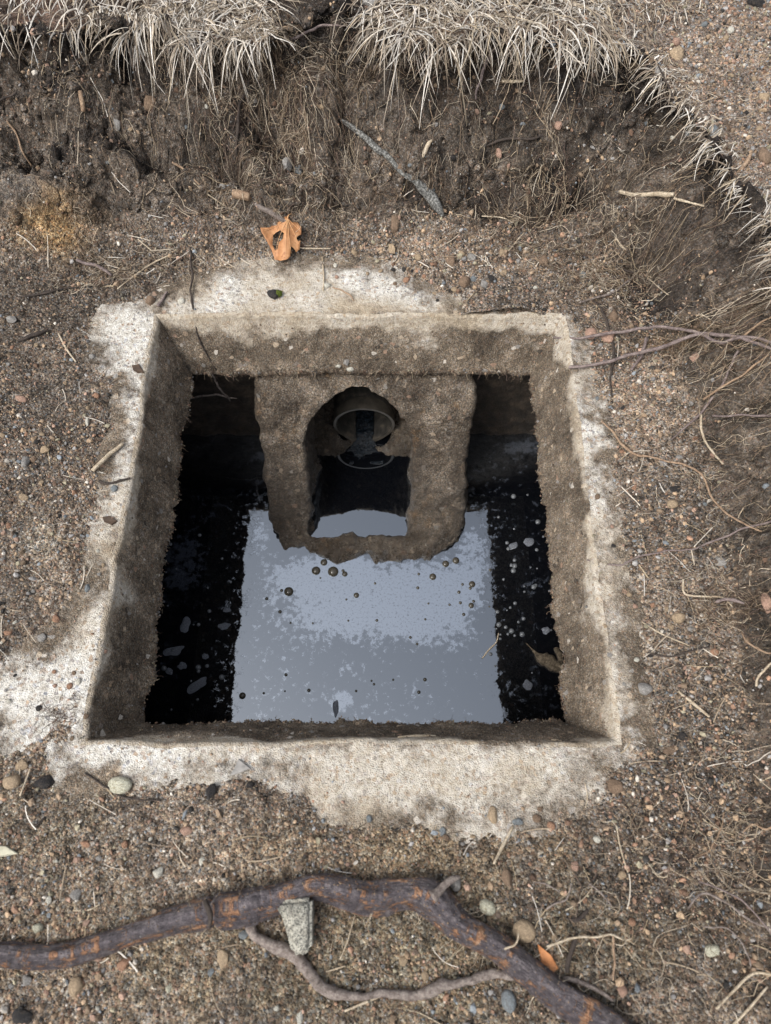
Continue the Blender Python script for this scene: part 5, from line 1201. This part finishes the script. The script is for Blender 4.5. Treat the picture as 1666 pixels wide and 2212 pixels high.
for nm, pts, mt, lb, ct, lf in TW: wood(nm, pts, mt, lb, ct, lift=lf, m=8, k=8, rj=.18, wig=.0018 if ct in ('root', 'twig') else .0006)
for pts, lb in STR: wood('straw', pts, M_pale, lb, 'straw', lift=.002, m=5, k=6, rj=.1)
M_mud = mat_simple('mud', [(.3, (.04, .03, .02)), (.5, (.12, .095, .065)), (.7, (.22, .18, .13))], 260, .8, .25, 500, 1.0, .003)
# things hanging in / floating on the water
wood('root', [(1200, 1480-80, 6), (1212, 1430, 16), (1205, 1440, 14), (1180, 1428, 16), (1160, 1415, 12), (1136, 1390, 5)], M_mud, 'muddy root clod hanging over the water from the right wall', 'root', lift=.0, m=9, k=12, rj=1.3, water_=True)
wood('straw', [(1042, 1422, 3), (1058, 1402, 4), (1072, 1388, 3), (1077, 1368, 3)], M_pale, 'thin cream straw floating on the black water', 'straw', water_=True, k=5)
def tankroot(pts, lb):
    P = []; R = []
    for px, py, w_, yy in pts:
        d = ray(px, py); t = yy/d.y; P.append(np.array([d.x*t, yy, CH+d.z*t])); R.append(w_/2*t/FPX)
    c = catmull(P, 8); c = c+.0025*np.stack([fbm(c[:, 0], c[:, 2], 3, 60, 2), 0*c[:, 0], fbm(c[:, 0], c[:, 2], 9, 60, 2)], -1)
    tag(tube_obj('root', c, np.interp(np.linspace(0, len(P)-1, len(c)), range(len(P)), R), M_branch, 6, .2), lb, 'root')
tankroot([(408, 862, 4, .70), (440, 855, 5, .70), (466, 852, 5, .70), (490, 858, 4, .70), (512, 863, 2, .70)], 'pale root stretched across the dark left gap behind the wall')
tankroot([(455, 806, 4, .685), (470, 832, 5, .69), (484, 850, 4, .695), (500, 868, 2, .70)], 'pale root hanging down in the dark left gap')

# ------------------------------------------------------------------ orange leaf
def leaf():
    OUT = [(1245, 988), (1215, 997), (1180, 1012), (1172, 1022), (1135, 1030), (1140, 1045), (1160, 1072), (1178, 1100), (1190, 1130), (1215, 1138), (1245, 1137), (1262, 1124), (1262, 1104), (1266, 1090), (1276, 1095), (1285, 1106), (1300, 1096), (1306, 1070), (1292, 1071), (1287, 1062), (1295, 1054), (1309, 1048), (1309, 1022), (1290, 1002), (1268, 1006), (1258, 996)]
    HOLE = [(1186, 1050), (1200, 1040), (1218, 1036), (1236, 1048), (1232, 1068), (1212, 1076), (1204, 1096), (1192, 1100), (1183, 1082)]
    p0, n0, L = hit(612, 530); s = L/FPX*.5*cth(612, 530)**1.3
    f = lambda q: Vector(((q[0]-1224)*s, -(q[1]-1062)*s*1.25))
    pts = [f(q) for q in OUT] + [f(q) for q in HOLE]; no_, nh = len(OUT), len(HOLE)
    inner = []; 
    for a in range(1130, 1315, 9):
        for b in range(985, 1142, 9):
            q = (a+random.uniform(-2, 2), b+random.uniform(-2, 2))
            X_, Y_ = np.array([q[0]]), np.array([q[1]])
            if inpoly(X_, Y_, OUT)[0] and not inpoly(X_, Y_, HOLE)[0] and polydist(X_, Y_, OUT, True)[0][0] > 4 and polydist(X_, Y_, HOLE, True)[0][0] > 4: inner.append(f(q))
    edges = [(i, (i+1) % no_) for i in range(no_)] + [(no_+i, no_+(i+1) % nh) for i in range(nh)]
    r = delaunay_2d_cdt(pts+inner, edges, [], 0, 1e-6); vs, fs = r[0], r[2]
    base = f((1250, 1000))
    def zf(v):
        d = v-base; return .004 + .0045*math.sin(v.x*150+.6) + .003*math.cos(v.y*130) + 2.0*(v.x-.002)**2 + .0018*abs(math.sin(math.atan2(d.y, d.x)*5))
    fs2 = []
    oc = [(p.x, p.y) for p in pts[:no_]]; hc = [(p.x, p.y) for p in pts[no_:]]
    for t_ in fs:
        cx_ = sum(vs[i].x for i in t_)/3; cy_ = sum(vs[i].y for i in t_)/3
        if inpoly(np.array([cx_]), np.array([cy_]), oc)[0] and not inpoly(np.array([cx_]), np.array([cy_]), hc)[0]: fs2.append(t_)
    me = bpy.data.meshes.new('blade'); me.from_pydata([(v.x, v.y, zf(v)) for v in vs], [], fs2); me.polygons.foreach_set('use_smooth', [True]*len(me.polygons))
    t = NT('orange_leaf'); c_ = t.ramp(t.noise(70, 5, .65), [(.28, (.24, .10, .04)), (.5, (.40, .195, .085)), (.75, (.50, .28, .14))])
    c_ = t.mix(t.ramp(t.noise(120, 3), [(.62, 0.), (.7, .6)]), c_, (.2, .07, .03))
    me.materials.append(t.fin(c_, rough=.55, spec=.35, normal=t.bump(t.noise(350, 4), .4, .0008)))
    e = empty('fallen_leaf', tuple(p0+Vector((0, 0, .014)))); tag(e, 'orange fallen leaf with insect holes behind the back edge of the lid', 'leaf')
    ha, hb, hl, hr = hit(612, 492)[0], hit(612, 568)[0], hit(572, 530)[0], hit(655, 530)[0]
    e.rotation_euler = (math.atan2(ha.z-hb.z, ha.y-hb.y), 0, 0); e.location = (ha+hb)/2*1.0; e.location.x = p0.x; e.location.y = p0.y; e.location.z = max(p0.z, (ha.z+hb.z)/2, (hl.z+hr.z)/2)+.006
    b = bpy.data.objects.new('blade', me); COL.objects.link(b); b.parent = e; sl_ = b.modifiers.new('t', 'SOLIDIFY'); sl_.thickness = .0005
    M_vein = mat_simple('leaf_vein', [(.3, (.55, .28, .12)), (.7, (.68, .42, .22))])
    for E_ in [(1240, 1130), (1190, 1112), (1150, 1040), (1300, 1085), (1303, 1035), (1265, 1115)]:
        A, B = f((1250, 998)), f(E_); pp = []
        for k in range(9):
            q = A.lerp(B, k/8); q = q+Vector((0, .0015*math.sin(k/8*3.1))); pp.append(np.array([q.x, q.y, zf(q)+.0006]))
        o = tube_obj('vein', np.array(pp), np.linspace(.0006, .0002, 9), M_vein, 5, 0); o.parent = e
    A = f((1250, 1000)); st = [np.array([A.x, A.y, zf(A)+.0006]), np.array([A.x+.002, A.y+.006, zf(A)+.003]), np.array([A.x+.006, A.y+.010, .004])]
    o = tube_obj('stalk', catmull(st, 5), np.full(11, .0007), M_vein, 6, 0); o.parent = e
leaf()
# small leaf scraps
def scrap(px, py, pts, mat, label): flake(px, py, pts, .0035, mat, label, 'leaf_scrap', 'leaf')
M_scrap = mat_simple('leaf_scrap', [(.3, (.32, .12, .04)), (.6, (.5, .22, .09))], 120, .6)
scrap(1185, 2080, [(1168, 2052), (1190, 2068), (1202, 2088), (1185, 2096), (1172, 2080)], M_scrap, 'bright orange leaf scrap right of the thick root')
M_bk = mat_simple('brown_leaf', [(.3, (.035, .024, .018)), (.7, (.09, .06, .04))], 120, .6)
scrap(298, 799, [(285, 790), (300, 788), (312, 806), (300, 808), (290, 802)], M_bk, 'dark curled scrap on the left upper edge of the opening')
scrap(238, 1122, [(222, 1118), (238, 1116), (254, 1126), (244, 1134), (228, 1128)], M_bk, 'dark torn bark scrap on the left concrete strip')
M_fib = mat_simple('fibre_tuft', [(.3, (.2, .15, .07)), (.7, (.36, .28, .14))])

# ------------------------------------------------------------------ bubbles and foam on the water
M_bub = NT('bubble_film'); M_bub = M_bub.fin(M_bub.ramp(M_bub.noise(200, 3), [(.3, (.05, .055, .06)), (.7, (.16, .17, .18))]), rough=.12, spec=.5, IOR=1.5)
M_bubd = NT('dark_bubble'); M_bubd = M_bubd.fin(M_bubd.ramp(M_bubd.noise(200, 3), [(.3, (.02, .018, .014)), (.7, (.09, .08, .06))]), rough=.14, spec=.5, IOR=1.45)
M_foam = NT('grey_foam'); M_foam = M_foam.fin(M_foam.ramp(M_foam.vor(700, 'Distance'), [(.1, (.24, .26, .29)), (.5, (.10, .11, .13))]), rough=.3, spec=.5, normal=M_foam.bump(M_foam.vor(600, 'Distance'), .9, .0014))
def dome_mesh(name, mat, flat=.75, seg=20):
    bm = bmesh.new(); bmesh.ops.create_uvsphere(bm, u_segments=seg, v_segments=12, radius=1)
    bmesh.ops.bisect_plane(bm, geom=bm.verts[:]+bm.edges[:]+bm.faces[:], plane_co=(0, 0, -.05), plane_no=(0, 0, 1), clear_inner=True)
    for v in bm.verts: v.co.z *= flat
    me = bpy.data.meshes.new(name); bm.to_mesh(me); bm.free(); me.materials.append(mat); me.polygons.foreach_set('use_smooth', [True]*len(me.polygons)); return me
BD, BL = dome_mesh('bubble', M_bubd), dome_mesh('bubble', M_bub)
def bubble(px, py, d, dark, label, group):
    p, n, L = hitw(px, py); r = d/2*L/FPX; o = bpy.data.objects.new('bubble', BD if dark else BL); COL.objects.link(o); o.location = p+Vector((0, 0, .0002)); o.scale = (r, r, r); tag(o, label, 'bubble', group)
for px, py, d, lb in [(624, 1278, 20, 'round dark bubble alone at the left of the film'), (683, 1233, 19, 'left one of two large dark bubbles in front of the baffle'), (720, 1235, 23, 'largest dark bubble in front of the baffle'), (700, 1215, 15, 'dark bubble touching the front of the baffle'),
        (935, 1246, 15, 'dark bubble on the film right of centre'), (963, 1218, 15, 'dark bubble near the right foot of the baffle'), (985, 1165, 14, 'dark bubble beside the right foot of the baffle'), (985, 1211, 15, 'dark bubble right of the baffle foot'),
        (1020, 1262, 14, 'dark bubble on the right edge of the sky reflection'), (1018, 1308, 12, 'small dark bubble low on the right edge of the sky reflection'), (524, 1503, 14, 'dark bubble on the left edge of the sky reflection'), (770, 1286, 12, 'small dark bubble at the centre of the film'), (745, 1240, 12, 'small dark bubble right of the largest one')]:
    bubble(px, py, d, True, lb, 'bubbles on the water')
for _ in range(36):
    px, py = random.uniform(560, 1060), random.uniform(1230, 1500)
    bubble(px, py, random.uniform(4, 8), True, 'tiny dark bubble on the bright part of the water', 'tiny bubbles on the bright water')
for (x0, x1, y0, y1, cnt, lb) in [(1060, 1200, 1040, 1540, 44, 'tiny pale bubble on the dark water to the right'), (340, 500, 1150, 1540, 22, 'tiny pale bubble on the dark water to the left')]:
    for _ in range(cnt):
        px, py = random.uniform(x0, x1), random.uniform(y0, y1); bubble(px, py, random.choice([4, 5, 6, 8, 11]), False, lb, 'tiny bubbles on the dark water')
def foam(px, py, wpx, hpx, label, rot=0.):
    p, n, L = hitw(px, py); a, b = wpx/2*L/FPX, hpx/2*L/FPX; rs = np.linspace(0, 1, 7); th = np.linspace(0, 2*np.pi, 29)[:-1]; seed = px*.37
    V = [(0, 0, .0016)]; F = []
    for i, r in enumerate(rs[1:]):
        for t_ in th:
            q = 1+.30*float(n3(np.array(math.cos(t_)*1.6+seed), np.array(math.sin(t_)*1.6), np.array(seed))); x_, y_ = a*r*q*math.cos(t_), b*r*q*math.sin(t_)
            V.append((x_*math.cos(rot)-y_*math.sin(rot), x_*math.sin(rot)+y_*math.cos(rot), .0016*(1-r**4)-.0002))
    m = len(th)
    for j in range(m): F.append((0, 1+j, 1+(j+1) % m))
    me = bpy.data.meshes.new('foam_patch'); 
    for i in range(5):
        for j in range(m): F.append((1+i*m+j, 1+(i+1)*m+j, 1+(i+1)*m+(j+1) % m, 1+i*m+(j+1) % m))
    me.from_pydata(V, [], F); me.materials.append(M_foam); me.polygons.foreach_set('use_smooth', [True]*len(me.polygons)); o = bpy.data.objects.new('foam_patch', me); COL.objects.link(o); o.location = p; tag(o, label, 'foam')
for f_ in [(400, 1352, 20, 36, 'upright grey foam patch on the left dark water'), (376, 1406, 40, 22, 'wide grey foam patch on the left dark water', .2), (395, 1438, 20, 16, 'foam patch just below the wide one on the left'), (366, 1450, 16, 14, 'small foam patch close to the left wall'),
           (484, 1353, 26, 18, 'foam patch beside the left edge of the sky reflection'), (425, 1482, 46, 22, 'slanting foam patch low on the left dark water', .6), (490, 1318, 18, 12, 'small foam patch above the one by the sky reflection'), (444, 1418, 14, 14, 'round foam spot between the left patches'),
           (1143, 1170, 24, 20, 'foam patch on the right dark water by the wall'), (1108, 1180, 22, 14, 'slanting foam patch on the upper right dark water', .6), (1140, 1480, 20, 20, 'foam patch low on the right dark water'), (1180, 1362, 18, 16, 'small foam patch near the right wall'), (726, 1530, 14, 34, 'clear oval foam ring below the small blue film patch'), (345, 1265, 14, 22, 'foam spot under the upper left film')]: foam(*f_)
# little stones stuck under the back lip
for q in [(732, 800, 14, 11, 'whitish', 'leftmost pale pebble stuck to the back lower lip'), (748, 792, 16, 14, 'grey', 'grey pebble stuck to the back lower lip'), (757, 806, 18, 10, 'whitish', 'lowest pale pebble hanging on the back lower lip')]:
    stone(q[0], q[1]-8, q[2], q[3], q[4], q[5], sink=.2)
